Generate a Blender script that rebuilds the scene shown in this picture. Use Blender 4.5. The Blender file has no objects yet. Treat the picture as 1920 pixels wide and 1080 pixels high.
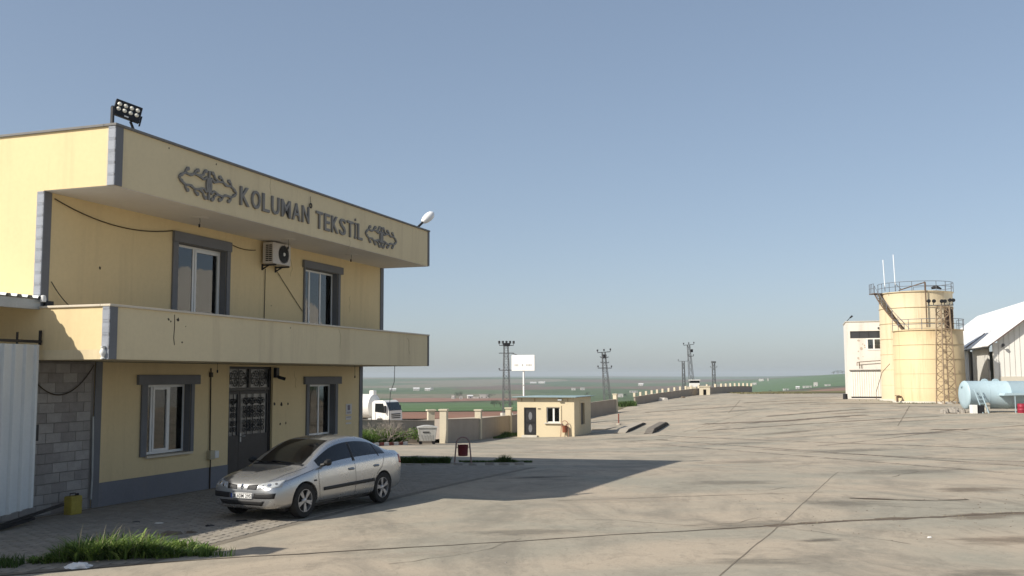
import bpy, bmesh, math, random
from mathutils import Vector, Matrix, noise, Euler
from mathutils.bvhtree import BVHTree

random.seed(7)
PI = math.pi
R = math.radians
scene = bpy.context.scene
COL = scene.collection

# ------------------------------------------------------------------ camera
CAM_H = 2.7
cam_data = bpy.data.cameras.new('camera')
cam_data.sensor_fit = 'HORIZONTAL'
cam_data.sensor_width = 36.0
cam_data.lens = 36.0 * 1850.16 / 1920.0
cam_data.clip_start = 0.1
cam_data.clip_end = 30000
cam = bpy.data.objects.new('camera', cam_data)
COL.objects.link(cam)
cam.matrix_world = (Matrix.Translation((0, 0, CAM_H)) @ Matrix.Rotation(PI/2 + 0.0897, 4, 'X')
                    @ Matrix.Rotation(-0.004, 4, 'Z'))
scene.camera = cam

# ------------------------------------------------------------------ sky and sun
SUN_DIR = Vector((1.143, 0.656, -1.0)).normalized()      # the way the light travels
world = bpy.data.worlds.new('World')
scene.world = world
world.use_nodes = True
wnt = world.node_tree
bg = wnt.nodes['Background']
sky = wnt.nodes.new('ShaderNodeTexSky')
sky.sky_type = 'NISHITA'
sky.sun_disc = False
sky.sun_elevation = R(37.2)
sky.sun_rotation = R(240.1)
sky.altitude = 300
sky.air_density = 0.8
sky.dust_density = 1.5
sky.ozone_density = 3.0
flat = wnt.nodes.new('ShaderNodeGamma')            # hazy spring air: an even, low-contrast sky
flat.inputs[1].default_value = 0.6
wnt.links.new(sky.outputs[0], flat.inputs[0])
wnt.links.new(flat.outputs[0], bg.inputs[0])
bg.inputs[1].default_value = 0.15
sun_data = bpy.data.lights.new('sun', 'SUN')
sun_data.energy = 3.85
sun_data.angle = R(0.55)
sun_data.color = (1.0, 0.93, 0.82)
sun = bpy.data.objects.new('sun', sun_data)
COL.objects.link(sun)
sun.rotation_euler = SUN_DIR.to_track_quat('-Z', 'Y').to_euler()

vs = scene.view_settings
vs.view_transform = 'Standard'
vs.look = 'None'
vs.exposure = 0.68
vs.gamma = 1.0
vs.use_curve_mapping = False
scene.cycles.max_bounces = 8
scene.cycles.transparent_max_bounces = 12
scene.cycles.volume_bounces = 0

# ------------------------------------------------------------------ materials
def node(nt, t, **kw):
    n = nt.nodes.new(t)
    for k, v in kw.items():
        setattr(n, k, v)
    return n

def rgb(c, k=1.0):
    return (min(1, c[0]*k), min(1, c[1]*k), min(1, c[2]*k), 1)

def mat(name, col, rough=0.8, var=0.12, scale=1.5, fine=25.0, bump=0.0, bscale=60.0, metal=0.0,
        spec=0.3, streak=0.0, streak_col=None, streak_scale=2.0, coat=0.0, bdist=0.01):
    """plain procedural surface: base colour, two sizes of noise, optional run-down streaks and fine bump"""
    m = bpy.data.materials.new(name)
    m.use_nodes = True
    nt = m.node_tree
    b = nt.nodes['Principled BSDF']
    b.inputs['Roughness'].default_value = rough
    b.inputs['Metallic'].default_value = metal
    b.inputs['Specular IOR Level'].default_value = spec
    b.inputs['Coat Weight'].default_value = coat
    b.inputs['Coat Roughness'].default_value = 0.06
    geo = node(nt, 'ShaderNodeNewGeometry')
    n1 = node(nt, 'ShaderNodeTexNoise'); n1.inputs['Scale'].default_value = scale
    n1.inputs['Detail'].default_value = 5; n1.inputs['Roughness'].default_value = 0.6
    n2 = node(nt, 'ShaderNodeTexNoise'); n2.inputs['Scale'].default_value = fine
    n2.inputs['Detail'].default_value = 3
    nt.links.new(geo.outputs['Position'], n1.inputs['Vector'])
    nt.links.new(geo.outputs['Position'], n2.inputs['Vector'])
    add = node(nt, 'ShaderNodeMath', operation='MULTIPLY_ADD')
    nt.links.new(n2.outputs['Fac'], add.inputs[0]); add.inputs[1].default_value = 0.45
    mul = node(nt, 'ShaderNodeMath', operation='MULTIPLY'); mul.inputs[1].default_value = 0.75
    nt.links.new(n1.outputs['Fac'], mul.inputs[0])
    nt.links.new(mul.outputs[0], add.inputs[2])
    mr = node(nt, 'ShaderNodeMapRange'); mr.inputs[1].default_value = 0.38; mr.inputs[2].default_value = 0.82
    nt.links.new(add.outputs[0], mr.inputs[0])
    mix = node(nt, 'ShaderNodeMix', data_type='RGBA')
    mix.inputs[6].default_value = rgb(col, 1 - var); mix.inputs[7].default_value = rgb(col, 1 + var)
    nt.links.new(mr.outputs[0], mix.inputs[0])
    out = mix.outputs[2]
    if streak > 0:
        mp = node(nt, 'ShaderNodeMapping'); mp.inputs['Scale'].default_value = (streak_scale, streak_scale, streak_scale*0.07)
        nt.links.new(geo.outputs['Position'], mp.inputs['Vector'])
        n3 = node(nt, 'ShaderNodeTexNoise'); n3.inputs['Scale'].default_value = 1.0; n3.inputs['Detail'].default_value = 6
        n3.inputs['Roughness'].default_value = 0.7
        nt.links.new(mp.outputs[0], n3.inputs['Vector'])
        m3 = node(nt, 'ShaderNodeMapRange'); m3.inputs[1].default_value = 0.52; m3.inputs[2].default_value = 0.75
        m3.inputs[4].default_value = streak
        nt.links.new(n3.outputs['Fac'], m3.inputs[0])
        mx = node(nt, 'ShaderNodeMix', data_type='RGBA')
        sc_ = streak_col or (col[0]*0.5, col[1]*0.45, col[2]*0.4)
        mx.inputs[7].default_value = rgb(sc_)
        nt.links.new(m3.outputs[0], mx.inputs[0]); nt.links.new(out, mx.inputs[6])
        out = mx.outputs[2]
    nt.links.new(out, b.inputs['Base Color'])
    if bump > 0:
        nb = node(nt, 'ShaderNodeTexNoise'); nb.inputs['Scale'].default_value = bscale; nb.inputs['Detail'].default_value = 4
        nt.links.new(geo.outputs['Position'], nb.inputs['Vector'])
        bp = node(nt, 'ShaderNodeBump'); bp.inputs['Strength'].default_value = bump; bp.inputs['Distance'].default_value = bdist
        nt.links.new(nb.outputs['Fac'], bp.inputs['Height']); nt.links.new(bp.outputs[0], b.inputs['Normal'])
    return m

def glass_mat(name, tint=(0.75, 0.8, 0.8), refl=0.04):
    m = bpy.data.materials.new(name)
    m.use_nodes = True
    nt = m.node_tree
    nt.nodes.remove(nt.nodes['Principled BSDF'])
    o = nt.nodes['Material Output']
    tr = node(nt, 'ShaderNodeBsdfTransparent'); tr.inputs[0].default_value = (*tint, 1)
    gl = node(nt, 'ShaderNodeBsdfGlossy'); gl.inputs['Roughness'].default_value = 0.015
    fr = node(nt, 'ShaderNodeFresnel'); fr.inputs[0].default_value = 1.9
    geo = node(nt, 'ShaderNodeNewGeometry')
    nz = node(nt, 'ShaderNodeTexNoise'); nz.inputs['Scale'].default_value = 2.2
    nt.links.new(geo.outputs['Position'], nz.inputs['Vector'])
    bp = node(nt, 'ShaderNodeBump'); bp.inputs['Strength'].default_value = 0.05; bp.inputs['Distance'].default_value = 0.02
    nt.links.new(nz.outputs['Fac'], bp.inputs['Height']); nt.links.new(bp.outputs[0], gl.inputs['Normal'])
    mix = node(nt, 'ShaderNodeMixShader')
    nt.links.new(fr.outputs[0], mix.inputs[0]); nt.links.new(tr.outputs[0], mix.inputs[1]); nt.links.new(gl.outputs[0], mix.inputs[2])
    nt.links.new(mix.outputs[0], o.inputs['Surface'])
    return m

# ------------------------------------------------------------------ mesh helpers
class MB:
    def __init__(self):
        self.v = []; self.f = []
    def add(self, vs_, fs_):
        k = len(self.v)
        self.v.extend([tuple(p) for p in vs_])
        self.f.extend([tuple(i + k for i in q) for q in fs_])
        return self
    def box(self, x0, x1, y0, y1, z0, z1, mtx=None):
        p = [(x0,y0,z0),(x1,y0,z0),(x1,y1,z0),(x0,y1,z0),(x0,y0,z1),(x1,y0,z1),(x1,y1,z1),(x0,y1,z1)]
        if mtx is not None:
            p = [tuple(mtx @ Vector(q)) for q in p]
        return self.add(p, [(0,3,2,1),(4,5,6,7),(0,1,5,4),(1,2,6,5),(2,3,7,6),(3,0,4,7)])
    def beam(self, a, b, w, h=None, up=(0,0,1)):
        """square bar from a to b"""
        a = Vector(a); b = Vector(b); h = h or w
        d = (b - a)
        L = d.length
        if L < 1e-6: return self
        d.normalize()
        u = Vector(up)
        if abs(d.dot(u)) > 0.98: u = Vector((1, 0, 0))
        s = d.cross(u).normalized(); t = s.cross(d).normalized()
        p = []
        for e in (a, b):
            for i, j in ((-1,-1),(1,-1),(1,1),(-1,1)):
                p.append(e + s*(i*w/2) + t*(j*h/2))
        return self.add(p, [(0,1,2,3),(7,6,5,4),(0,4,5,1),(1,5,6,2),(2,6,7,3),(3,7,4,0)])
    def tube(self, pts, r, n=6, caps=True):
        pts = [Vector(p) for p in pts]
        rs = r if isinstance(r, (list, tuple)) else [r]*len(pts)
        k = len(self.v)
        prev = None
        for i, p in enumerate(pts):
            if i == 0: d = pts[1] - p
            elif i == len(pts)-1: d = p - pts[i-1]
            else: d = pts[i+1] - pts[i-1]
            if d.length < 1e-9: d = Vector((0,0,1))
            d.normalize()
            if prev is None:
                u = Vector((0,0,1)) if abs(d.z) < 0.9 else Vector((1,0,0))
                s = d.cross(u).normalized()
            else:
                s = (prev - d*prev.dot(d))
                s = s.normalized() if s.length > 1e-6 else d.orthogonal().normalized()
            prev = s
            t = d.cross(s)
            for j in range(n):
                a = 2*PI*j/n
                self.v.append(tuple(p + s*(math.cos(a)*rs[i]) + t*(math.sin(a)*rs[i])))
        for i in range(len(pts)-1):
            for j in range(n):
                a = k+i*n+j; b = k+i*n+(j+1) % n
                self.f.append((a, b, b+n, a+n))
        if caps:
            self.f.append(tuple(k+j for j in range(n))[::-1])
            self.f.append(tuple(k+(len(pts)-1)*n+j for j in range(n)))
        return self
    def lathe(self, prof, n=24, axis='Z', c=(0,0,0), close=False):
        k = len(self.v)
        for r, h in prof:
            for j in range(n):
                a = 2*PI*j/n
                x, y = r*math.cos(a), r*math.sin(a)
                p = (x, y, h) if axis == 'Z' else ((h, x, y) if axis == 'X' else (y, h, x))
                self.v.append((p[0]+c[0], p[1]+c[1], p[2]+c[2]))
        m = len(prof)
        rng = range(m) if close else range(m-1)
        for i in rng:
            i2 = (i+1) % m
            for j in range(n):
                j2 = (j+1) % n
                self.f.append((k+i*n+j, k+i*n+j2, k+i2*n+j2, k+i2*n+j))
        return self
    def prism(self, poly, a, b, axis='Y'):
        """extrude a polygon given in the two other axes between a and b on axis"""
        k = len(self.v); n = len(poly)
        for e in (a, b):
            for (u, w) in poly:
                self.v.append((u, e, w) if axis == 'Y' else ((e, u, w) if axis == 'X' else (u, w, e)))
        self.f.append(tuple(range(k, k+n))); self.f.append(tuple(range(k+2*n-1, k+n-1, -1)))
        for j in range(n):
            j2 = (j+1) % n
            self.f.append((k+j, k+n+j, k+n+j2, k+j2))
        return self
    def panel(self, x0, x1, z0, z1, y0, y1, holes=()):
        """upright slab in the x-z plane, thickness y0..y1, with rectangular openings (x0,x1,z0,z1)"""
        xs = sorted({x0, x1, *[h[0] for h in holes], *[h[1] for h in holes]})
        zs = sorted({z0, z1, *[h[2] for h in holes], *[h[3] for h in holes]})
        xs = [x for x in xs if x0 <= x <= x1]; zs = [z for z in zs if z0 <= z <= z1]
        def solid(i, j):
            if i < 0 or j < 0 or i >= len(xs)-1 or j >= len(zs)-1: return False
            cx, cz = (xs[i]+xs[i+1])/2, (zs[j]+zs[j+1])/2
            return not any(h[0] < cx < h[1] and h[2] < cz < h[3] for h in holes)
        for i in range(len(xs)-1):
            for j in range(len(zs)-1):
                if not solid(i, j): continue
                a, b, c, d = xs[i], xs[i+1], zs[j], zs[j+1]
                self.add([(a,y0,c),(b,y0,c),(b,y0,d),(a,y0,d)], [(0,1,2,3)])
                self.add([(a,y1,c),(b,y1,c),(b,y1,d),(a,y1,d)], [(3,2,1,0)])
                if not solid(i-1, j): self.add([(a,y0,c),(a,y0,d),(a,y1,d),(a,y1,c)], [(0,1,2,3)])
                if not solid(i+1, j): self.add([(b,y0,c),(b,y1,c),(b,y1,d),(b,y0,d)], [(0,1,2,3)])
                if not solid(i, j-1): self.add([(a,y0,c),(a,y1,c),(b,y1,c),(b,y0,c)], [(0,1,2,3)])
                if not solid(i, j+1): self.add([(a,y0,d),(b,y0,d),(b,y1,d),(a,y1,d)], [(0,1,2,3)])
        return self
    def mesh(self, name, m, smooth=False, fix=True):
        me = bpy.data.meshes.new(name)
        me.from_pydata(self.v, [], self.f)
        if fix:
            bm = bmesh.new(); bm.from_mesh(me)
            bmesh.ops.recalc_face_normals(bm, faces=bm.faces)
            bm.to_mesh(me); bm.free()
        if m is not None: me.materials.append(m)
        if smooth:
            for p in me.polygons: p.use_smooth = True
            if smooth != 'all':
                me.set_sharp_from_angle(angle=R(38))
        return me
    def build(self, name, m, parent=None, smooth=False, bevel=0, fix=True, loc=None, rot=None):
        o = bpy.data.objects.new(name, self.mesh(name, m, smooth, fix))
        return link(o, parent, bevel, loc, rot)

def link(o, parent=None, bevel=0, loc=None, rot=None):
    COL.objects.link(o)
    if parent is not None: o.parent = parent
    if loc is not None: o.location = loc
    if rot is not None: o.rotation_euler = rot
    if bevel:
        bv = o.modifiers.new('bevel', 'BEVEL'); bv.width = bevel; bv.segments = 2; bv.limit_method = 'ANGLE'
        bv.harden_normals = False
    return o

def tag(o, label, cat, group=None, kind=None):
    o['label'] = label; o['category'] = cat
    if group: o['group'] = group
    if kind: o['kind'] = kind
    return o

def thing(name, label, cat, loc=(0,0,0), rz=0, group=None):
    o = bpy.data.objects.new(name, None)
    o.empty_display_size = 0.2
    COL.objects.link(o)
    o.location = loc; o.rotation_euler = (0, 0, rz)
    return tag(o, label, cat, group)

def struct(o, label=None):
    o['kind'] = 'structure'
    if label: o['label'] = label
    return o

def copy_obj(o, parent=None, loc=None, rot=None):
    c = o.copy(); COL.objects.link(c)
    if parent is not None: c.parent = parent
    if loc is not None: c.location = loc
    if rot is not None: c.rotation_euler = rot
    return c

def copy_tree(o, parent=None):
    c = o.copy(); COL.objects.link(c); c.parent = parent
    for ch in list(o.children): copy_tree(ch, c)
    return c

# ------------------------------------------------------------------ terrain
YAW, BD, BS0 = 0.3289, 12.831, 14.724
SY, CY = math.sin(YAW), math.cos(YAW)
BLD_ORG = Vector((-CY*BD + SY*BS0, SY*BD + CY*BS0, 0))

def sstep(x, a, b):
    t = max(0.0, min(1.0, (x - a)/(b - a)))
    return t*t*(3 - 2*t)

def interp(x, tab):
    if x <= tab[0][0]: return tab[0][1]
    for (a, va), (b, vb) in zip(tab, tab[1:]):
        if x <= b:
            return va + (vb - va)*(x - a)/(b - a)
    return tab[-1][1]

EDGE = [(-60,-110), (-10,-90), (20,-60), (54,-15.5), (57.5,-9.6), (60.2,-4.4), (70.5,-2.1), (80,.3), (103,7.7), (111,11.5), (129.3,15.8), (140.4,21.0), (153,27.8), (159,33), (176.5,42.5), (230,74), (400,160)]
def x_left(Y): return interp(Y, EDGE)
LEFT = [(0,-1.6),(60,-1.8),(100,-2.6),(200,-5),(500,-14),(1000,-25),(1500,-30),(2500,-28),(4000,-19),(6000,-12),(9000,-11)]
RIGHT = [(0,0),(170,-.1),(300,-2),(600,-7),(1000,-12),(1500,-12),(1800,-10),(2500,-1),(3300,7.5),(4200,6),(6000,-4),(9000,-2)]
def terr(X, Y):
    s = X*SY + Y*CY - BS0
    r = math.hypot(X, Y)
    near = -1.7*sstep(s, 5, 60)*(1 - sstep(X, -2, 36)) - 0.006*max(0, min(s, 12))
    e = x_left(Y) - X if Y > -60 else 0
    k = max(sstep(e, 2, 42), sstep(r, 172, 260)) if Y > 0 else max(sstep(r, 172, 260), sstep(-X, 70, 140))
    if k <= 0: return near
    az = math.atan2(X, Y)
    w = sstep(az, 0.19, 0.36)
    l_, r_ = interp(r, LEFT), interp(r, RIGHT)
    far = l_ + (r_ - l_)*w
    far += noise.noise(Vector((X/900, Y/900, 0.3)))*min(7, r/420) + (noise.noise(Vector((X/2300, Y/1500, 2.3))) + .12)*26*sstep(r, 2200, 5200) + noise.noise(Vector((X/260, Y/260, 4.3)))*min(1.6, r/500)
    return near + (far - near)*k

def sheet(name, m, rows, off, parent=None):
    """rows: list of rows of (x, y); follows the terrain at height off"""
    mb = MB()
    n = len(rows[0])
    for row in rows:
        for (x, y) in row:
            mb.v.append((x, y, terr(x, y) + off))
    for i in range(len(rows)-1):
        for j in range(n-1):
            mb.f.append((i*n+j, i*n+j+1, (i+1)*n+j+1, (i+1)*n+j))
    return mb.build(name, m, parent, smooth='all', fix=False)

# base colours of the countryside: a patchwork of fields
def field_mat():
    m = bpy.data.materials.new('countryside'); m.use_nodes = True
    nt = m.node_tree; b = nt.nodes['Principled BSDF']
    b.inputs['Roughness'].default_value = 0.95; b.inputs['Specular IOR Level'].default_value = 0.1
    geo = node(nt, 'ShaderNodeNewGeometry')
    mp = node(nt, 'ShaderNodeMapping'); mp.inputs['Scale'].default_value = (0.0032, 0.0022, 0.0); mp.inputs['Rotation'].default_value = (0,0,0.5)
    nt.links.new(geo.outputs['Position'], mp.inputs['Vector'])
    vo = node(nt, 'ShaderNodeTexVoronoi'); vo.inputs['Scale'].default_value = 1.0
    nt.links.new(mp.outputs[0], vo.inputs['Vector'])
    cr = node(nt, 'ShaderNodeValToRGB'); cr.color_ramp.interpolation = 'CONSTANT'
    stops = [(0,(.062,.095,.036)),(.22,(.085,.115,.05)),(.40,(.13,.095,.065)),(.52,(.055,.09,.034)),(.70,(.16,.145,.095)),(.80,(.075,.105,.045)),(.92,(.12,.08,.055))]
    el = cr.color_ramp.elements
    el[0].position = 0; el[0].color = (*stops[0][1], 1); el[1].position = stops[1][0]; el[1].color = (*stops[1][1], 1)
    for p, c in stops[2:]:
        e = el.new(p); e.color = (*c, 1)
    sep = node(nt, 'ShaderNodeSeparateColor'); nt.links.new(vo.outputs['Color'], sep.inputs[0])
    nt.links.new(sep.outputs[0], cr.inputs[0])
    nz = node(nt, 'ShaderNodeTexNoise'); nz.inputs['Scale'].default_value = 0.05; nz.inputs['Detail'].default_value = 8
    nt.links.new(geo.outputs['Position'], nz.inputs['Vector'])
    mr = node(nt, 'ShaderNodeMapRange'); mr.inputs[1].default_value = .3; mr.inputs[2].default_value = .7; mr.inputs[3].default_value = .7; mr.inputs[4].default_value = 1.3
    nt.links.new(nz.outputs['Fac'], mr.inputs[0])
    mx = node(nt, 'ShaderNodeMix', data_type='RGBA', blend_type='MULTIPLY'); mx.inputs[0].default_value = 1
    nt.links.new(cr.outputs[0], mx.inputs[6]); nt.links.new(mr.outputs[0], mx.inputs[7])
    nt.links.new(mx.outputs[2], b.inputs['Base Color'])
    return m

radii = [0.0]
r_ = 2.0
while r_ < 9500:
    radii.append(r_); r_ *= 1.055
angs = [-PI + 2*PI*i/150 for i in range(0, 151)]
angs = sorted(set([round(a, 5) for a in angs] + [round(-0.62 + 1.24*i/260, 5) for i in range(261)]))
mbt = MB()
na = len(angs)
for r in radii:
    for a in angs:
        x, y = r*math.sin(a), r*math.cos(a)
        mbt.v.append((x, y, terr(x, y) - 0.30*(1 - sstep(r, 190, 300))))
for i in range(len(radii)-1):
    for j in range(na-1):
        mbt.f.append((i*na+j, i*na+j+1, (i+1)*na+j+1, (i+1)*na+j))
struct(mbt.build('terrain', field_mat(), smooth='all', fix=False), 'wide patchwork of green and brown fields rolling to low hills')

# concrete yard
def yard_mat():
    m = bpy.data.materials.new('yard_concrete'); m.use_nodes = True
    nt = m.node_tree; b = nt.nodes['Principled BSDF']
    b.inputs['Roughness'].default_value = 0.9; b.inputs['Specular IOR Level'].default_value = 0.25
    geo = node(nt, 'ShaderNodeNewGeometry')
    def nz(scale, rot=0.0, sx=1.0, sy=1.0, det=6, rough=.6, dist=0.0):
        mp = node(nt, 'ShaderNodeMapping'); mp.inputs['Scale'].default_value = (sx, sy, 1); mp.inputs['Rotation'].default_value = (0, 0, rot)
        nt.links.new(geo.outputs['Position'], mp.inputs['Vector'])
        t = node(nt, 'ShaderNodeTexNoise'); t.inputs['Scale'].default_value = scale; t.inputs['Detail'].default_value = det
        t.inputs['Roughness'].default_value = rough; t.inputs['Distortion'].default_value = dist
        nt.links.new(mp.outputs[0], t.inputs['Vector'])
        return t.outputs['Fac']
    def rng(x, a, b_, c=0.0, d=1.0):
        q = node(nt, 'ShaderNodeMapRange'); q.inputs[1].default_value = a; q.inputs[2].default_value = b_
        q.inputs[3].default_value = c; q.inputs[4].default_value = d
        nt.links.new(x, q.inputs[0]); return q.outputs[0]
    def mixc(f, a, c):
        q = node(nt, 'ShaderNodeMix', data_type='RGBA')
        if isinstance(f, float): q.inputs[0].default_value = f
        else: nt.links.new(f, q.inputs[0])
        for k, v in ((6, a), (7, c)):
            if isinstance(v, tuple): q.inputs[k].default_value = (*v, 1)
            else: nt.links.new(v, q.inputs[k])
        return q.outputs[2]
    base = mixc(rng(nz(0.22, 0.3, .8, 1.2, det=6, rough=.6, dist=.6), .40, .60), (.300,.279,.224), (.398,.336,.258))        # grey cement and pinkish dust
    base = mixc(rng(nz(0.34, 0.2, 1.1, .6, det=9, rough=.72, dist=1.2), .47, .64, 0, .70), base, (.200,.182,.148))   # dirt smears lying across the yard
    base = mixc(rng(nz(0.8, -0.3, 1.1, .55, det=9, rough=.76, dist=.9), .54, .70, 0, .60), base, (.160,.142,.112))
    base = mixc(rng(nz(2.3, 0.0, det=8, rough=.75), .52, .72, 0, .45), base, (.45,.395,.31))
    base = mixc(rng(nz(6, 0.25, 1.0, .6, det=9, rough=.82, dist=1.0), .54, .66, 0, .55), base, (.19,.168,.132))
    base = mixc(rng(nz(34, 0, det=5, rough=.8), .54, .72, 0, .50), base, (.17,.145,.11))
    base = mixc(rng(nz(7.5, 0.8, det=7, rough=.8), .64, .76, 0, .55), base, (.165,.135,.10))
    nt.links.new(base, b.inputs['Base Color'])
    bp = node(nt, 'ShaderNodeBump'); bp.inputs['Strength'].default_value = 0.6; bp.inputs['Distance'].default_value = 0.02
    nt.links.new(nz(9, 0, det=8, rough=.75), bp.inputs['Height']); nt.links.new(bp.outputs[0], b.inputs['Normal'])
    return m
M_YARD = yard_mat()
ys = [-60, -40, -25, -15, -8, -4] + [i*1.0 for i in range(0, 60)] + [60 + 1.8*i for i in range(0, 66)]
rows = []
for Y in ys:
    xl = x_left(Y) if Y < 50 else x_left(Y) - 0.25
    xr = 130
    row = []
    for j in range(71):
        t = j/70
        row.append((xl + (xr - xl)*(t**1.5 if xl < 0 else t**1.3), Y))
    rows.append(row)
yard = struct(sheet('yard_pavement', M_YARD, rows, 0.0), 'wide worn concrete yard of the factory')
# ------------------------------------------------------------------ office building
M_YEL = mat('yellow_render', (.715,.57,.325), .9, .05, .5, 12, bump=.25, bscale=90, streak=.42, streak_col=(.49,.38,.225), streak_scale=1.6, bdist=.004)
M_YELP = mat('yellow_parapet_render', (.68,.57,.365), .9, .05, .45, 12, bump=.25, bscale=90, streak=.5, streak_col=(.46,.36,.23), streak_scale=1.4, bdist=.004)
M_GREY = mat('grey_trim_paint', (.165,.167,.176), .75, .10, 2, 30, bump=.1)
M_TRIM_SUNLIT = mat('sunlit_stone_trim', (.30,.32,.36), .7, .14, 4, 40, bump=.15)  # lighter than the front boards: sunlit side of one trim put into colour
M_PLINTH = mat('plinth_paint', (.185,.19,.21), .8, .10, 1.2, 20, bump=.15, streak=.3, streak_col=(.2,.18,.16))
M_COPE = mat('coping_cream', (.60,.53,.42), .75, .08, 2, 20)
M_COPEG = mat('coping_grey', (.17,.165,.16), .7, .12, 2, 20)
M_SOFFIT = mat('soffit_plaster', (.70,.66,.61), .9, .05, .7, 10, streak=.0)
M_PVC = mat('white_pvc', (.72,.72,.70), .4, .05, 3, 30, spec=.5)
M_GLASS = glass_mat('window_glass')
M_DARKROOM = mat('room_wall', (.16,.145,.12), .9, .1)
M_BLOCK = [mat('block_a', (.31,.29,.27), .95, .16, 5, 45, bump=.5, bscale=70),
           mat('block_b', (.35,.33,.31), .95, .16, 5, 45, bump=.5, bscale=70),
           mat('block_c', (.27,.25,.235), .95, .16, 5, 45, bump=.5, bscale=70)]
M_MORTAR = mat('mortar', (.22,.205,.19), .95, .15, 6, 50, bump=.4)
M_BLACK = mat('black_paint', (.018,.018,.02), .45, .2, 5, 40)
M_IRON = mat('dark_iron', (.035,.034,.036), .5, .2, 6, 50, metal=.3)
M_LETTER = mat('letter_grey', (.225,.215,.20), .7, .1, 3, 40)
M_CABLE = mat('cable_brown', (.06,.045,.03), .6, .1)
M_GALV = mat('galvanised', (.42,.43,.42), .5, .12, 2, 30, metal=.4)
M_SHEET = mat('painted_sheet', (.60,.62,.61), .5, .06, 1.2, 20, streak=.3, streak_col=(.42,.40,.36), streak_scale=2.5)
M_WHITE = mat('white_paint', (.74,.73,.70), .6, .05, 2, 20)

L = 14.507
U, LO = 1.637, 2.368        # how far back the upper and the lower wall stand
ZT, ZS, BT, BB = 7.40, 6.28, 4.02, 3.05
DEPTH = 10.5
B = thing('office_building', 'two storey yellow office building with a grey company name on its parapet', 'building', BLD_ORG, PI/2 - YAW)

# walls (front walls are panels with real openings)
win_ul = (3.99, 5.86, 3.30, 5.80); win_ur = (9.56, 11.46, 3.30, 5.79)
win_ll = (3.99, 5.57, .93, 2.56); win_lr = (11.12, 12.68, .95, 2.50)
door = (7.15, 9.20, -0.05, 3.00)
lw0 = 2.53
m_ = MB().panel(0, L, BB + .2, ZS, U, U + .25, [win_ul, win_ur]); m_.build('wall', M_YEL, B)
m_ = MB().panel(lw0, L, -.35, BB, LO, LO + .25, [win_ll, win_lr, door]); m_.build('wall', M_YEL, B)
MB().box(0, .25, U + .25, DEPTH, BB - .0, ZS).build('wall', M_YEL, B)
MB().box(L - .25, L, U + .25, DEPTH, BB + .2, ZS).build('wall', M_YEL, B)
MB().box(L - .25, L, LO + .25, DEPTH, -1.2, BB).build('wall', M_YEL, B)
MB().box(0, L, DEPTH, DEPTH + .25, -1.2, ZS).build('wall', M_YEL, B)
MB().box(0, .2, LO + 1.6, DEPTH, -.35, BB).build('wall', M_YEL, B)
# partitions and floors inside make the rooms dark
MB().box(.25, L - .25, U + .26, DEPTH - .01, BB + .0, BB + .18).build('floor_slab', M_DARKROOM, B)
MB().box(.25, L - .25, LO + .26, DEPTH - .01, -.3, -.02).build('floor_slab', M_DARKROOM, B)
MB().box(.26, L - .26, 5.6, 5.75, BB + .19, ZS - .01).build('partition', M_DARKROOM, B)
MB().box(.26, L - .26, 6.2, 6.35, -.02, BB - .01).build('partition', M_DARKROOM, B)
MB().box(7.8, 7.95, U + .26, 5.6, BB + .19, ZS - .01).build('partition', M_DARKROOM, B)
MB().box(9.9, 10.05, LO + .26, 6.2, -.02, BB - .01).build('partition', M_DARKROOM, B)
# overhanging parapet: four walls round a flat roof
m_ = MB(); m_.box(0, L, 0, .2, ZS, ZT).build('parapet', M_YELP, B)
m_ = MB(); m_.box(0, .2, .2, DEPTH + .25, ZS, ZT).build('parapet', M_YEL, B)
m_ = MB(); m_.box(L - .2, L, .2, DEPTH + .25, ZS, ZT).build('parapet', M_YEL, B)
m_ = MB(); m_.box(.2, L - .2, DEPTH + .05, DEPTH + .25, ZS, ZT).build('parapet', M_YEL, B)
MB().box(.2, L - .2, .2, DEPTH + .05, ZS + .002, ZS + .25).build('roof_slab', M_SOFFIT, B)
MB().box(.012, L - .012, .012, U - .003, ZS - .012, ZS - .001).build('soffit', M_SOFFIT, B)
m_ = MB(); m_.box(-.04, L + .03, -.045, .24, ZT, ZT + .05); m_.build('coping', M_COPEG, B, bevel=.008)
m_ = MB(); m_.box(-.04, .24, .242, DEPTH + .3, ZT, ZT + .05); m_.build('coping', M_COPEG, B, bevel=.008)
m_ = MB(); m_.box(L - .24, L + .03, .242, DEPTH + .3, ZT, ZT + .05); m_.build('coping', M_COPEG, B, bevel=.008)
# balcony
MB().box(0, L, 0, LO, BB, BB + .18).build('balcony_slab', M_YELP, B)
bal = MB().box(0, L, 0, .15, BB + .18, BT).build('balcony_wall', M_YELP, B)
MB().box(0, .15, .152, U, BB + .18, BT).build('balcony_wall', M_YEL, B)
MB().box(L - .15, L, .152, U, BB + .18, BT).build('balcony_wall', M_YELP, B)
MB().box(-.035, L + .03, -.04, .19, BT, BT + .045).build('balcony_coping', M_COPE, B, bevel=.01)
MB().box(-.035, .19, .192, U - .003, BT, BT + .045).build('balcony_coping', M_COPE, B, bevel=.01)
MB().box(L - .19, L + .03, .192, U - .003, BT, BT + .045).build('balcony_coping', M_COPE, B, bevel=.01)
# plinth
MB().box(lw0, door[0] - .02, LO - .03, LO - .002, -.35, .485).build('plinth', M_PLINTH, B, bevel=.005)
MB().box(door[1] + .02, L + .02, LO - .03, LO - .002, -.6, .47).build('plinth', M_PLINTH, B, bevel=.005)

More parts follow.
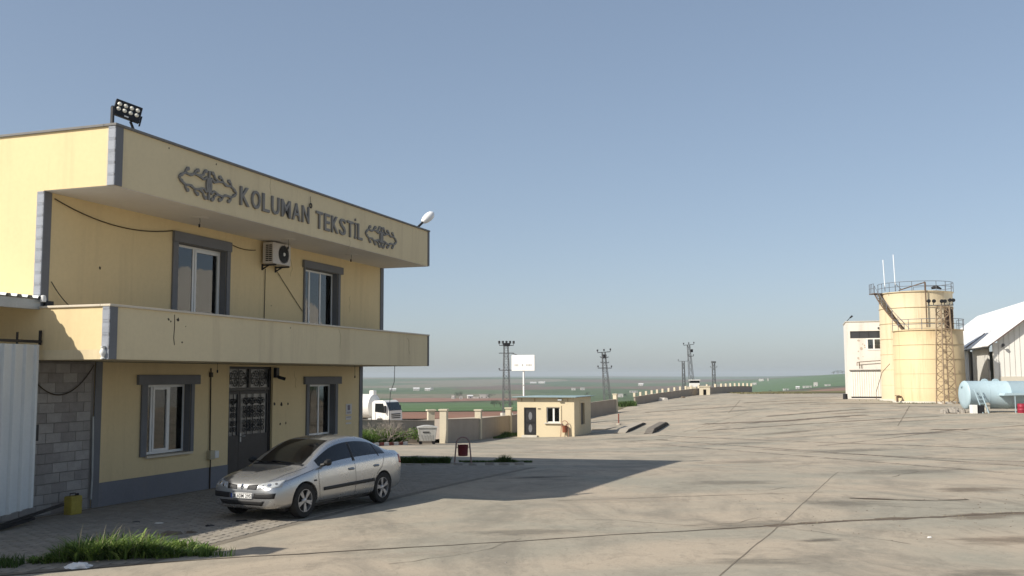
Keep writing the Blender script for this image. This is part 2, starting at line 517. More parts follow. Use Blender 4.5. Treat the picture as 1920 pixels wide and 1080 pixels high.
# corner dressings: stacked stone-look blocks in a painted sunlit tone on the side, a plain grey board on the front
def block_mesh(w, h):
    b = MB()
    b.box(-.026, -.001, .0, w, 0, h*.76)
    b.box(-.025, -.001, .001, w - .001, h*.785, h*.85)
    b.box(-.025, -.001, .001, w - .001, h*.875, h*.975)
    b.box(-.019, -.001, .003, w - .003, 0, h)
    return b.mesh('trim_block', M_TRIM_SUNLIT)
def dress(y, z0, z1, hh=.225):
    n = max(1, round((z1 - z0)/hh)); h = (z1 - z0)/n
    me = block_mesh(.165, h)
    for i in range(n):
        o = link(bpy.data.objects.new('trim_block', me), B, loc=(0, y, z0 + i*h))
dress(-.025, ZS, ZT)
dress(-.025, BB, BT)
dress(U - .03, BT + .05, ZS - .015)
def board(x0, x1, y, z0, z1): MB().box(x0, x1, y - .025, y - .001, z0, z1).build('corner_board', M_GREY, B, bevel=.004)
board(-.026, .19, 0, ZS, ZT); board(-.026, .19, 0, BB, BT); board(-.026, .19, U, BT + .05, ZS - .015)
board(L - .09, L + .02, 0, ZS, ZT); board(L - .07, L + .015, 0, BB, BT); board(L - .20, L + .02, U, BT + .05, ZS - .015)
board(L - .20, L + .02, LO, .475, BB); board(lw0 - .19, lw0 + .01, LO, -.3, BB)
# the small white baluster fixed at the foot of the balcony corner
m_ = MB().lathe([(.001,0),(.045,.0),(.045,.02),(.022,.03),(.055,.09),(.06,.13),(.03,.19),(.045,.21),(.045,.23),(.001,.23)], 12)
m_.build('baluster', M_WHITE, B, smooth=True, loc=(-.05, .08, BB + .005))

# windows
def window(h, y, lintel_z, sill, mull, sash=None, trims=(.20, .17), lip=(.15, .18), open_=None):
    x0, x1, z0, z1 = h
    yf = y + .16
    f = MB()
    t = .055
    f.panel(x0 + .02, x1 - .02, z0 + .02, z1 - .01, yf, yf + .06, [(x0 + .02 + t, x1 - .02 - t, z0 + .02 + t, z1 - .01 - t)])
    w = f.build('window', M_PVC, B, bevel=.004)
    xs = [x0 + .02 + t] + [q for q in mull] + [x1 - .02 - t]
    for q in mull:
        MB().box(q - .035, q + .035, yf - .004, yf + .056, z0 + .02 + t, z1 - .01 - t).build('mullion', M_PVC, w, bevel=.004)
    for i in range(len(xs) - 1):
        a, b = xs[i] + (.035 if i else 0), xs[i+1] - (.035 if i < len(xs) - 2 else 0)
        za, zb = z0 + .02 + t, z1 - .01 - t
        if sash and i in sash:
            s = MB(); s.panel(a + .003, b - .003, za + .003, zb - .003, yf - .02, yf + .03, [(a + .06, b - .06, za + .06, zb - .06)])
            so = s.build('sash', M_PVC, w, bevel=.004)
            a, b, za, zb = a + .06, b - .06, za + .06, zb - .06
        if open_ and i in open_: continue
        MB().box(a, b, yf + .012, yf + .018, za, zb).build('pane', M_GLASS, w)
    # dark dressings
    tl, tr = trims
    lz0, lz1 = lintel_z
    MB().box(x0 - tl - lip[0], x1 + tr + lip[1], y - .075, y - .001, lz0, lz1).build('lintel', M_GREY, B, bevel=.006)
    MB().box(x0 - tl, x0, y - .045, y - .001, z0 - .0, lz0).build('window_trim', M_GREY, B, bevel=.004)
    MB().box(x1, x1 + tr, y - .045, y - .001, z0 - .0, lz0).build('window_trim', M_GREY, B, bevel=.004)
    for a, b in ((x0 + .001, x0 + .012), (x1 - .012, x1 - .001)):
        MB().box(a, b, y, yf - .002, z0 + .01, z1 - .012).build('reveal_lining', M_GREY, B)
    MB().box(x0 + .001, x1 - .001, y, yf - .002, z1 - .011, z1 - .001).build('reveal_lining', M_GREY, B)
    if sill:
        MB().box(x0 - .03, x1 + .05, y - .09, y + .15, z0 - .045, z0 + .008).build('sill', M_COPE, B, bevel=.006)
    return w
w1 = window(win_ul, U, (5.80, 6.04), False, [4.80], sash=[1], trims=(.18, .14), lip=(.01, .01))
w2 = window(win_ur, U, (5.79, 6.00), False, [10.10, 10.72], sash=None, trims=(.06, .13), lip=(.06, .12))
w3 = window(win_ll, LO, (2.55, 2.775), True, [4.36, 4.98], sash=[1], trims=(.2, .12))
w4 = window(win_lr, LO, (2.50, 2.73), True, [11.42, 11.98], sash=None, trims=(.15, .16))

# curtains behind the glass: pleated cloth hung from a rail; the arched one stands for a reflection
M_CURT = mat('curtain_cloth', (.70,.72,.71), .9, .06, 2, 20)
M_CURTD = mat('curtain_dark', (.46,.47,.47), .9, .1, 2, 20)
def curtain(x0, x1, z0, ztop, y, m, par, amp=.02, wave=.13):
    n = max(8, int((x1 - x0)/.025)); mb = MB()
    for i in range(n + 1):
        x = x0 + (x1 - x0)*i/n
        yy = y + amp*math.sin(2*PI*x/wave) + amp*.4*math.sin(2*PI*x/(wave*2.7))
        zt = ztop(x) if callable(ztop) else ztop
        mb.v.extend([(x, yy, z0), (x, yy, zt), (x, yy + .006, zt), (x, yy + .006, z0)])
    for i in range(n):
        a = i*4
        for j in range(4):
            mb.f.append((a + j, a + (j + 1) % 4, a + 4 + (j + 1) % 4, a + 4 + j))
    return mb.build('curtain', m, par, smooth='all')
curtain(4.06, 5.5, 3.32, lambda x: 4.98 + .10*math.sin((x - 4.0)*2.1), U + .36, M_CURT, w1, .012, .5)  # arched top shaped after the bright reflection in this pane, put in as cloth
curtain(9.62, 9.95, 3.32, 5.7, U + .34, M_CURTD, w2)
curtain(4.05, 4.34, .96, 2.5, LO + .34, M_CURTD, w3)
curtain(4.42, 4.9, .96, 2.5, LO + .5, M_CURT, w3)
curtain(5.02, 5.30, .96, 2.5, LO + .34, M_CURTD, w3)
curtain(11.16, 11.40, .98, 2.45, LO + .34, M_CURT, w4)
curtain(12.05, 12.25, .98, 2.45, LO + .34, M_CURTD, w4)
# things seen through the upper right window: plain white blocks for its bright spots
tag(MB().box(9.98, 10.36, U + .5, U + .95, BB + .19, 5.05).box(10.0, 10.62, U + .52, U + .93, 4.72, 5.05).build('white_block', M_WHITE, None, loc=BLD_ORG, rot=(0,0,PI/2 - YAW)),
    'plain white block behind the upper window right of the air conditioner', 'white_block')

# entrance door: black steel with scroll work over frosted glass
M_FROST = mat('frosted_glass', (.13,.135,.135), .25, .25, 4, 14, spec=.5)
def scroll(mb, cx, cz, r, turns, a0, y, th=.011, sgn=1):
    pts = []
    n = int(14*turns)
    for i in range(n + 1):
        t = i/n
        a = a0 + sgn*2*PI*turns*t
        rr = r*(1 - .82*t)
        pts.append((cx + rr*math.cos(a), y, cz + rr*math.sin(a)))
    mb.tube(pts, th, 4)
dx0, dx1, dz1 = door[0], door[1], door[3]
f = MB()
yd = LO + .06
f.panel(dx0 + .001, dx1 - .001, -.04, dz1 - .001, yd, yd + .10, [(dx0 + .07, 8.12, 2.44, 2.93), (8.22, dx1 - .09, 2.44, 2.93), (dx0 + .07, dx1 - .09, .0, 2.36)])
dr = f.build('door', M_BLACK, B, bevel=.004)
def leaf(a, b, za, zb, gz):
    s = MB(); s.panel(a, b, za, zb, yd + .015, yd + .07, [(a + .07, b - .07, gz, zb - .08)])
    return s.build('door_leaf', M_IRON, dr, bevel=.004)
leaf(dx0 + .075, 7.72, .01, 2.35, 1.20); leaf(7.73, dx1 - .095, .01, 2.35, 1.20)
for (a, b, c, d) in ((dx0 + .07, 8.12, 2.44, 2.93), (8.22, dx1 - .09, 2.44, 2.93), (dx0 + .145, 7.65, 1.2, 2.27), (7.80, dx1 - .165, 1.2, 2.27)):
    MB().box(a + .001, b - .001, yd + .045, yd + .05, c + .001, d - .001).build('pane', M_FROST, dr)
for (cx, cz, w_, h_) in ((7.67, 2.685, .9, .46), (8.66, 2.685, .84, .46)):
    s = MB()
    for sx in (-1, 1):
        for sz in (-1, 1):
            scroll(s, cx + sx*.13, cz + sz*.10, .12, 1.4, PI/2*(1 - sx) , yd + .02, .012, sx*sz)
            scroll(s, cx + sx*.33, cz + sz*.07, .09, 1.3, PI/2*(1 + sx), yd + .02, .011, -sx*sz)
    s.tube([(cx - w_/2, yd + .02, cz), (cx + w_/2, yd + .02, cz)], .012, 4)
    s.tube([(cx, yd + .02, cz - .24), (cx, yd + .02, cz + .24)], .012, 4)
    s.build('scroll_grille', M_BLACK, dr)
for cx in (7.47, 8.08, 8.36, 8.74):
    s = MB(); w_ = .09 if cx < 7.6 else .12
    s.tube([(cx, yd + .02, 1.2), (cx, yd + .02, 2.27)], .013, 4)
    for k in range(5):
        cz = 1.34 + k*.185
        for sx in (-1, 1):
            scroll(s, cx + sx*w_*.8, cz, w_*.85, 1.35, PI/2*(1 + sx), yd + .02, .012, sx*(1 if k % 2 else -1))
    s.tube([(cx - .14, yd + .02, 2.12), (cx, yd + .02, 1.98), (cx + .14, yd + .02, 2.12)], .012, 4)
    s.build('scroll_grille', M_BLACK, dr)
hd = MB(); hd.tube([(7.80, yd + .02, 1.17), (7.80, yd - .05, 1.17), (7.93, yd - .05, 1.17)], .012, 6); hd.box(7.775, 7.825, yd + .0, yd + .02, 1.02, 1.25)
hd.build('handle', M_GALV, dr)

# raised letters, one part each
def letter(ch, x0, x1, z0, z1, y):
    cu = bpy.data.curves.new('letter', 'FONT'); cu.body = ch; cu.extrude = .5; cu.offset = .008
    cu.resolution_u = 3
    o = bpy.data.objects.new('letter', cu); COL.objects.link(o)
    dg = bpy.context.evaluated_depsgraph_get()
    me = bpy.data.meshes.new_from_object(o.evaluated_get(dg))
    bpy.data.objects.remove(o); bpy.data.curves.remove(cu)
    xs = [v.co.x for v in me.vertices]; ysv = [v.co.y for v in me.vertices]
    a, b, c, d = min(xs), max(xs), min(ysv), max(ysv)
    for v in me.vertices:
        v.co = Vector((x0 + (v.co.x - a)/(b - a)*(x1 - x0), y - .001 - (v.co.z + .5)*.045, z0 + (v.co.y - c)/(d - c)*(z1 - z0)))
    me.materials.clear(); me.materials.append(M_LETTER)
    bm = bmesh.new(); bm.from_mesh(me); bmesh.ops.recalc_face_normals(bm, faces=bm.faces); bm.to_mesh(me); bm.free()
    me.name = 'letter'
    return link(bpy.data.objects.new('letter', me), B)
def word(txt, x0, x1, z0, z1, widths, top=None):
    tot = sum(widths) ; gap = .13
    k = (x1 - x0)/(tot + gap*(len(txt) - 1)*1.0)
    x = x0
    for ch, w in zip(txt, widths):
        letter(ch, x, x + w*k, z0, (top or {}).get(ch, z1), 0)
        x += (w + gap)*k
word('KOLUMAN', 3.97, 6.95, 6.56, 6.985, [.50, .50, .42, .47, .58, .52, .47])
word('TEKST\u0130L', 7.30, 9.83, 6.51, 6.955, [.46, .40, .48, .46, .46, .12, .38], {'\u0130': 7.075})

def emblem(cx, cz, w, h):
    """openwork ornament: two pointed halves edged with scallops, joined by a spindle"""
    s = MB()
    def rib(pts, t):
        for (a, b) in zip(pts, pts[1:]):
            ax, az = cx + a[0]*w/2, cz + a[1]*h/2; bx, bz = cx + b[0]*w/2, cz + b[1]*h/2
            s.beam((ax, -.022, az), (bx, -.022, bz), t, .042, up=(0, 1, 0))
    def blob(u, v, r):
        c = (cx + u*w/2, 0, cz + v*h/2)
        k = len(s.v); n = 12
        for e in (-.044, -.001):
            for j in range(n):
                s.v.append((c[0] + r*math.cos(2*PI*j/n), e, c[2] + r*math.sin(2*PI*j/n)))
        s.f.append(tuple(range(k, k + n))); s.f.append(tuple(range(k + 2*n - 1, k + n - 1, -1)))
        for j in range(n): s.f.append((k + j, k + n + j, k + n + (j + 1) % n, k + (j + 1) % n))
    for sx in (-1, 1):
        for sz in (-1, 1):
            q = lambda L_: [(sx*u, sz*v) for (u, v) in L_]
            rib(q([(1, 0), (.93, .22), (.80, .40), (.78, .62), (.70, .78)]), .044)
            rib(q([(.80, .40), (.62, .34), (.50, .52), (.46, .74), (.36, .86)]), .042)
            rib(q([(.50, .52), (.34, .46), (.20, .62), (.17, .86), (.08, .98)]), .042)
            rib(q([(.34, .46), (.18, .30), (.08, .55)]), .04)
            for (u, v, r) in ((.72, .72, .042), (.39, .80, .044), (.12, .92, .042), (.92, .2, .036), (.60, .38, .032), (.30, .46, .036)):
                blob(sx*u, sz*v, r)
    rib([(0, -1), (0, 1)], .055); rib([(-.05, -.5), (-.07, 0), (-.05, .5)], .06); rib([(.05, -.5), (.07, 0), (.05, .5)], .06)
    return s.build('emblem', M_LETTER, B)
emblem(2.83, 6.785, 1.98, .62); emblem(11.04, 6.76, 2.0, .60)

# round ceiling roses and loose lamp flexes under the overhang
for (x, y, dz) in ((3.66, .8, .17), (7.35, .8, .22), (10.75, .8, .17)):
    MB().lathe([(.001, -.013), (.17, -.013), (.19, -.002), (.19, 0)], 20).build('ceiling_rose', M_SOFFIT, B, smooth=True, loc=(x, y, ZS - .012))
    s = MB(); s.tube([(x, y, ZS - .02), (x + .01, y, ZS - dz*.6), (x, y + .01, ZS - dz)], .006, 5); s.lathe([(.001, 0), (.02, 0), (.024, .07), (.001, .075)], 8, c=(x, y + .01, ZS - dz - .06))
    s.build('lamp_flex', M_BLACK, B)
for (x, dz) in ((5.55, .16), (12.55, .30)):
    s = MB(); y = 1.6; s.tube([(x, y, BB), (x + .01, y, BB - dz)], .006, 5); s.lathe([(.001, 0), (.018, 0), (.02, .07), (.001, .075)], 8, c=(x + .01, y, BB - dz - .07))
    s.build('lamp_flex', M_BLACK, B)
# plaster chips and stain plugs
M_CRK = mat('hairline', (.30,.24,.15), .95)
M_HOLE = mat('plaster_hole', (.06,.05,.04), .95)
def chip(x, y, z, r):
    n = 9; s = MB(); rr = [r*random.uniform(.6, 1.2) for _ in range(n)]
    s.prism([(x + rr[i]*math.cos(2*PI*i/n), z + rr[i]*math.sin(2*PI*i/n)) for i in range(n)], y - .004, y - .001)
    s.build('plaster_chip', M_HOLE, B)
for (x, y, z, r) in ((1.53, 0, 7.31, .022), (1.66, 0, 3.87, .03), (1.95, 0, 3.87, .045), (2.1, 0, 3.42, .025), (1.73, 0, 3.83, .02), (9.65, LO, 1.95, .06), (10.0, LO, 1.96, .04),
                     (9.3, LO, 1.97, .05), (9.6, LO, 1.40, .04), (9.9, LO, 1.42, .04), (1.55, U, 4.95, .03), (7.9, U, 4.6, .02), (3.1, 0, 7.30, .02), (6.2, 0, 3.9, .018), (2.2, 0, 3.75, .016)):
    chip(x, y, z, r)
s = MB()
pts = [(1.84, -.004, 3.97), (1.85, -.004, 3.75), (1.83, -.004, 3.5), (1.86, -.004, 3.36)]
for a, b in zip(pts, pts[1:]): s.beam(a, b, .018, .004, up=(0, 1, 0))
s.build('plaster_crack', M_HOLE, B)
rc = random.Random(8)
for (x, y, z, n_c, dx_) in ((8.6, 0, 4.0, 7, .03), (12.9, 0, 3.9, 6, .05), (5.2, 0, 7.38, 5, .02), (9.1, 0, 6.45, 4, .08), (8.8, U, 6.1, 8, .04), (12.3, U, 5.2, 7, .05), (10.3, LO, 2.9, 7, .04)):
    s = MB(); p = Vector((x, y - .002, z))
    for _ in range(n_c):
        q = p + Vector((rc.gauss(0, dx_), 0, -rc.uniform(.04, .12))); s.beam(p, q, .006, .003, up=(0, 1, 0)); p = q
    s.build('plaster_crack', M_CRK, B)

# wall notices beside the right window (print too small to read)
M_PAPER = mat('notice_paper', (.62,.58,.55), .8, .06, 5, 30)
M_PRINT = mat('notice_print', (.22,.19,.22), .8, .2, 20, 80)
n_ = MB().box(13.42, 13.80, LO - .012, LO - .002, 1.53, 1.86).build('notice', M_PAPER, B)
MB().box(13.52, 13.68, LO - .015, LO - .0125, 1.66, 1.82).build('notice_picture', M_PRINT, n_)
for z in (1.60, 1.57): MB().box(13.48, 13.72, LO - .015, LO - .0125, z - .008, z + .008).build('notice_line', M_PRINT, n_)
n_ = MB().box(13.42, 13.78, LO - .012, LO - .002, 1.36, 1.47).build('notice', M_PAPER, B)
MB().box(13.46, 13.74, LO - .015, LO - .0125, 1.43, 1.45).build('notice_line', M_PRINT, n_)
MB().box(13.42, 13.78, LO - .010, LO - .002, 1.22, 1.27).build('notice', M_PAPER, B)

# meter box with its conduit
s = MB().box(6.27, 6.45, LO - .12, LO - .002, .68, .90).build('meter_box', mat('box_beige', (.45,.40,.28), .6), B, bevel=.01)
MB().box(6.50, 6.66, LO - .09, LO - .002, .70, .88).build('socket_box', M_WHITE, B, bevel=.01)
s = MB(); s.tube([(6.36, LO - .03, .90), (6.33, LO - .03, 2.94)], .018, 6); s.tube([(6.36, LO - .05, -.1), (6.36, LO - .05, .68)], .018, 6); s.box(6.29, 6.37, LO - .07, LO - .005, 2.72, 2.84)
s.build('conduit', M_CABLE, B)
# small camera at the door head
s = MB(); s.box(9.22, 9.36, LO - .10, LO - .002, 2.70, 2.98); s.tube([(9.30, LO - .10, 2.72), (9.42, LO - .26, 2.66)], .045, 8)
s.build('door_camera', M_BLACK, B)

def local_obj(mb, name, m, label, cat, smooth=False, bevel=0, group=None):
    """a thing built in the building's own axes"""
    return tag(mb.build(name, m, None, smooth, bevel, loc=BLD_ORG, rot=(0, 0, PI/2 - YAW)), label, cat, group)
def sag(a, b, drop, n=14):
    a, b = Vector(a), Vector(b)
    return [a.lerp(b, i/n) - Vector((0, 0, drop*4*(i/n)*(1 - i/n))) for i in range(n + 1)]

# cables on the upper wall
local_obj(MB().tube(sag((.25, U - .03, 6.16), (3.78, U - .03, 6.03), .22) , .012, 5), 'cable', M_CABLE, 'sagging brown cable from the building corner to the left upper window', 'cable')
local_obj(MB().tube(sag((6.02, U - .03, 6.0), (7.05, U - .05, 5.98), .05), .010, 5), 'cable', M_CABLE, 'short cable between the left upper window and the air conditioner', 'cable')
local_obj(MB().tube([(7.55, U - .03, 5.55), (7.56, U - .02, 4.8), (7.55, U - .02, 4.02)], .010, 5), 'cable', M_CABLE, 'thin pipe running straight down from the air conditioner', 'cable')
local_obj(MB().tube([(8.0, U - .04, 5.6), (8.7, U - .02, 5.1), (9.45, U - .02, 4.55)], .009, 5), 'cable', M_CABLE, 'slanting cable from the air conditioner to the right upper window', 'cable')
local_obj(MB().tube(sag((.24, U - .03, 4.55), (.62, U - .2, 4.06), .05), .010, 5), 'cable', M_CABLE, 'loose cable at the left corner above the balcony coping', 'cable')
local_obj(MB().tube([(14.33, 1.1, BB), (14.30, 1.1, 2.55), (14.02, 1.1, 2.2), (13.95, 1.1, 1.6), (13.97, 1.1, 1.2)], .010, 5), 'cable', M_GREY, 'grey cable hanging from the far end of the balcony before the sky', 'cable')
s = MB(); s.tube([(7.0, -.03, 7.27), (7.01, -.035, 7.08)], .006, 5)
ring = [(7.01 + .045*math.cos(2*PI*i/14), -.04, 7.035 + .055*math.sin(2*PI*i/14)) for i in range(15)]
s.tube(ring, .017, 6, caps=False)
local_obj(s, 'hanging_socket', M_BLACK, 'black ring shaped lamp socket dangling over the last letter N', 'socket')

# air conditioner
ac = thing('air_conditioner', 'white air conditioner unit hung under the overhang between the upper windows', 'air conditioner', BLD_ORG, PI/2 - YAW)
ax0, ax1, ay0, ay1, az0, az1 = 7.33, 8.18, U - .40, U - .08, 5.66, 6.22
M_AC = mat('ac_casing', (.58,.54,.50), .55, .06, 2, 20, streak=.2)
MB().box(ax0, ax1, ay0, ay1, az0, az1).build('casing', M_AC, ac, bevel=.018)
fc = (ax0 + .50, (az0 + az1)/2 + .0)
s = MB().lathe([(.001, -.002), (.225, -.002), (.235, .012), (.25, .012), (.25, 0)], 28, 'Y', c=(fc[0], ay0 - .008, fc[1]))
s.build('fan_opening', M_BLACK, ac, smooth=True)
s = MB()
for k in range(1, 6):
    r = .045*k
    s.tube([(fc[0] + r*math.cos(2*PI*i/20), ay0 - .018, fc[1] + r*math.sin(2*PI*i/20)) for i in range(21)], .004, 4, caps=False)
for k in range(8):
    a = PI*k/4; s.tube([(fc[0] + .05*math.cos(a), ay0 - .02, fc[1] + .05*math.sin(a)), (fc[0] + .245*math.cos(a), ay0 - .02, fc[1] + .245*math.sin(a))], .004, 4)
s.build('fan_grille', M_IRON, ac)
MB().lathe([(.001, -.03), (.045, -.03), (.05, -.01)], 14, 'Y', c=(fc[0], ay0, fc[1])).build('fan_hub', M_WHITE, ac)
for k in range(9):
    z = az0 + .06 + k*.05
    for yy in (ay0 + .04, ay0 + .14):
        MB().box(ax0 - .006, ax0 + .004, yy, yy + .085, z, z + .03).build('louvre_slot', M_BLACK, ac)
s = MB()
for x in (ax0 + .1, ax1 - .12):
    s.beam((x, U, az0 - .03), (x, ay0 - .03, az0 - .03), .04); s.beam((x, U - .01, az0 - .14), (x, U - .2, az0 - .04), .03); s.box(x - .02, x + .02, U - .03, U, az0 - .16, az0 - .0)
s.build('bracket', M_IRON, ac)
s = MB(); s.tube([(ax1 - .05, U - .15, az1 - .05), (ax1 + .06, U - .15, az1 - .02), (ax1 + .08, U - .08, az1 - .2)], .014, 5)
s.build('refrigerant_pipe', M_BLACK, ac)

# floodlight on the near roof corner
fl = thing('floodlight', 'black eight lens floodlight on the near roof corner', 'floodlight', tuple(BLD_ORG + Vector((SY*.2 - CY*-.0, CY*.2, 0))), PI/2 - YAW)
fl.location = BLD_ORG
M_LENS = mat('lens', (.75,.72,.62), .15, .1, spec=.8)
fm = Matrix.Translation((.42, .10, 7.79)) @ Matrix.Rotation(R(-38), 4, 'Z') @ Matrix.Rotation(R(14), 4, 'Y') @ Matrix.Rotation(R(-12), 4, 'X')
MB().box(-.25, .25, -.035, .035, -.17, .17, fm).build('housing', M_BLACK, fl, bevel=.012)
for i in range(4):
    for j in range(2):
        c = fm @ Vector((-.17 + i*.113, -.037, .075 - j*.105))
        s = MB().lathe([(.001, -.022), (.022, -.018), (.040, -.004), (.043, .004), (.001, .005)], 12, 'Y')
        s.v = [tuple(fm @ (Vector(v) + Vector((-.17 + i*.113, -.037, .075 - j*.105)))) for v in s.v]
        s.build('lens', M_LENS, fl, smooth=True)
MB().box(-.04, .04, -.04, -.034, -.15, -.125, fm).build('badge', M_WHITE, fl)
s = MB()
for k in range(9): s.box(-.22 + k*.052, -.212 + k*.052, .036, .075, -.14, .14, fm)
s.build('heat_fins', M_BLACK, fl)
s = MB(); s.beam(fm @ Vector((-.27, 0, 0)), fm @ Vector((-.27, .14, -.0)), .03, .012); s.beam(fm @ Vector((.27, 0, 0)), fm @ Vector((.27, .0, -.22)), .03, .012)
s.beam((.04, .12, 7.45), (.04, .12, 7.78), .05); s.beam((.04, .12, 7.78), fm @ Vector((-.27, .0, .0)), .05, .02); s.beam((.55, .05, 7.45), fm @ Vector((.1, .03, -.17)), .035)
s.build('bracket', M_IRON, fl)
# white street lamp head on the far corner
sl = thing('lamp_head', 'white oval lamp head on a short arm at the far roof corner', 'lamp', BLD_ORG, PI/2 - YAW)
MB().tube([(13.75, .05, 7.45), (13.95, -.02, 7.62), (14.0, -.03, 7.70)], .04, 8).build('arm', M_BLACK, sl)
s = MB()
a_, b_ = Vector((13.96, -.02, 7.64)), Vector((14.34, -.24, 8.0))
s.tube([a_.lerp(b_, t) for t in (0, .1, .3, .55, .8, .95, 1)], [.05, .09, .13, .145, .12, .06, .01], 12)
s.build('shell', mat('lamp_white', (.8,.8,.79), .35, .03), sl, smooth=True)

# ------------------------------------------------------------------ block wall, gate and canopy left of the office
bw = thing('block_wall', 'unpainted grey concrete block wall under the balcony, left of the yellow wall', 'wall', BLD_ORG, PI/2 - YAW)
MB().box(-1.2, lw0 - .19, LO + .012, LO + .20, -.4, BB - .002).build('mortar_bed', M_MORTAR, bw)
bmesh_ = []
for m in M_BLOCK:
    bmesh_.append(MB().box(0, .392, 0, .03, 0, .186).mesh('block', m))
hmesh = MB().box(0, .192, 0, .03, 0, .186).mesh('block', M_BLOCK[0])
rowh = .2
for rI in range(17):
    z = -.38 + rI*rowh
    if z + .186 > BB: break
    x = -1.18 + (.2 if rI % 2 else 0)
    while x + .39 < lw0 - .19:
        o = link(bpy.data.objects.new('block', random.choice(bmesh_)), bw, loc=(x, LO - .014 + random.uniform(-.006, .006), z + random.uniform(-.003, .003)))
        x += .402
    rem = lw0 - .195 - x
    if rem > .195:
        link(bpy.data.objects.new('block', hmesh), bw, loc=(x, LO - .014, z))
s = MB().tube(sag((.32, LO - .06, 3.0), (2.25, LO - .05, 2.98), .62, 18), .012, 5)
local_obj(s, 'cable', M_CABLE, 'drooping cable loop in front of the grey block wall', 'cable')
local_obj(MB().tube([(2.27, LO - .05, 1.9), (2.3, LO - .05, .6), (2.27, LO - .06, .18)], .022, 6), 'pipe', M_GALV, 'thin grey drain pipe at the right edge of the block wall', 'pipe')

# sheet metal gate leaf
gt = thing('metal_gate', 'pale grey ribbed sheet metal gate at the left edge, before the block wall', 'gate', BLD_ORG, PI/2 - YAW)
def ribbed(mb, x0, x1, pitch, depth, y, zb, zt, th=.006):
    """trapezoid ribbed sheet upright in the x-z plane; zb, zt are functions of x"""
    x = x0; pts = []
    while x < x1:
        for (u, v) in ((0, 0), (.60, 0), (.70, 1), (.90, 1)):
            if x + u*pitch <= x1: pts.append((x + u*pitch, y - v*depth))
        x += pitch
    pts.append((x1, y))
    k = len(mb.v)
    for (px, py) in pts:
        for dy in (0, th):
            mb.v.append((px, py + dy, zb(px))); mb.v.append((px, py + dy, zt(px)))
    for i in range(len(pts) - 1):
        a = k + i*4
        mb.f += [(a, a + 4, a + 5, a + 1), (a + 2, a + 3, a + 7, a + 6), (a + 1, a + 5, a + 7, a + 3), (a, a + 2, a + 6, a + 4)]
    mb.f += [(k, k + 1, k + 3, k + 2), (k + 4*(len(pts) - 1), k + 4*(len(pts) - 1) + 2, k + 4*(len(pts) - 1) + 3, k + 4*(len(pts) - 1) + 1)]
for i in range(9):
    a, b = -4.63 + i*.5, -4.63 + (i + 1)*.5 + .0
    s = MB(); ribbed(s, a, b, .25, .05, 1.50, lambda x: .36 + .10*x if x > -2.5 else .11, lambda x: 3.33)
    s.build('sheet_panel', M_SHEET, gt)
s = MB(); s.box(-4.6, -.14, 1.515, 1.56, 3.24, 3.32); s.box(-4.6, -.14, 1.515, 1.56, .40, .48); s.box(-.19, -.14, 1.515, 1.56, .48, 3.24); s.box(-2.3, -2.25, 1.515, 1.56, .48, 3.24)
s.build('gate_frame', M_IRON, gt)
s = MB(); s.beam((-4.7, 1.53, 3.39), (-.04, 1.53, 3.39), .06, .05); s.beam((-.06, 1.53, 3.33), (-.06, 1.53, 3.60), .04); s.beam((-.6, 1.53, 3.31), (-.6, 1.53, 3.55), .03); s.build('top_rail', M_IRON, gt)
s = MB(); s.box(-.15, -.08, 1.46, 1.50, 1.55, 1.85); s.build('latch', M_BLACK, gt)
local_obj(MB().beam((-1.6, 1.35, .05), (.9, 1.75, .26), .06, .05).beam((-1.2, 1.45, .04), (.0, 1.6, .12), .10, .05), 'scrap_bar', M_BLACK, 'dark scrap bars lying on the ground before the ribbed gate', 'scrap')
# corrugated canopy
cn = thing('canopy', 'corrugated metal canopy over the ribbed gate, touching the building corner', 'canopy', BLD_ORG, PI/2 - YAW)
mb = MB()
n = 0
xs = []
x = -9.0
while x < .0:
    for (u, v) in ((0, 0), (.45, 0), (.55, 1), (.9, 1)): xs.append((x + u*.25, v*.045))
    x += .25
xs.append((0.0, 0))
k = 0
for (px, dz) in xs:
    for (yy, zz) in ((1.55, 4.20), (9.0, 4.75)):
        mb.v.append((px, yy, zz + dz)); mb.v.append((px, yy, zz + dz + .006))
for i in range(len(xs) - 1):
    a = i*4
    mb.f += [(a, a + 2, a + 6, a + 4), (a + 1, a + 5, a + 7, a + 3), (a, a + 4, a + 5, a + 1)]
mb.build('roof_sheet', M_SHEET, cn)
MB().box(-9.0, -.02, 1.60, 1.72, 4.00, 4.185).build('eave_beam', M_GALV, cn)
for yy in (3.2, 4.8, 6.4, 8.0):
    MB().box(-9.0, -.02, yy, yy + .08, 4.18 + (yy - 1.6)*.074 - .12, 4.18 + (yy - 1.6)*.074 - .01).build('purlin', M_IRON, cn)
for xx in (-8.9, -4.4):
    MB().box(xx, xx + .12, 2.0, 2.12, -.3, 4.05).build('post', M_IRON, cn)
MB().lathe([(.001, 0), (.05, 0), (.055, .05), (.04, .12), (.001, .13)], 10).build('gutter_cap', M_WHITE, cn, smooth=True, loc=(-.03, 1.52, 4.14))
MB().box(.06, .26, U - .09, U - .027, 4.07, 4.17).build('beam_stub', M_BLACK, cn)
# back wall of the shed behind the gate
local_obj(MB().box(-9.0, -.01, 8.8, 9.0, -.4, 4.6), 'shed_wall', M_BLOCK[2], 'dark back wall of the shed behind the ribbed gate', 'wall')

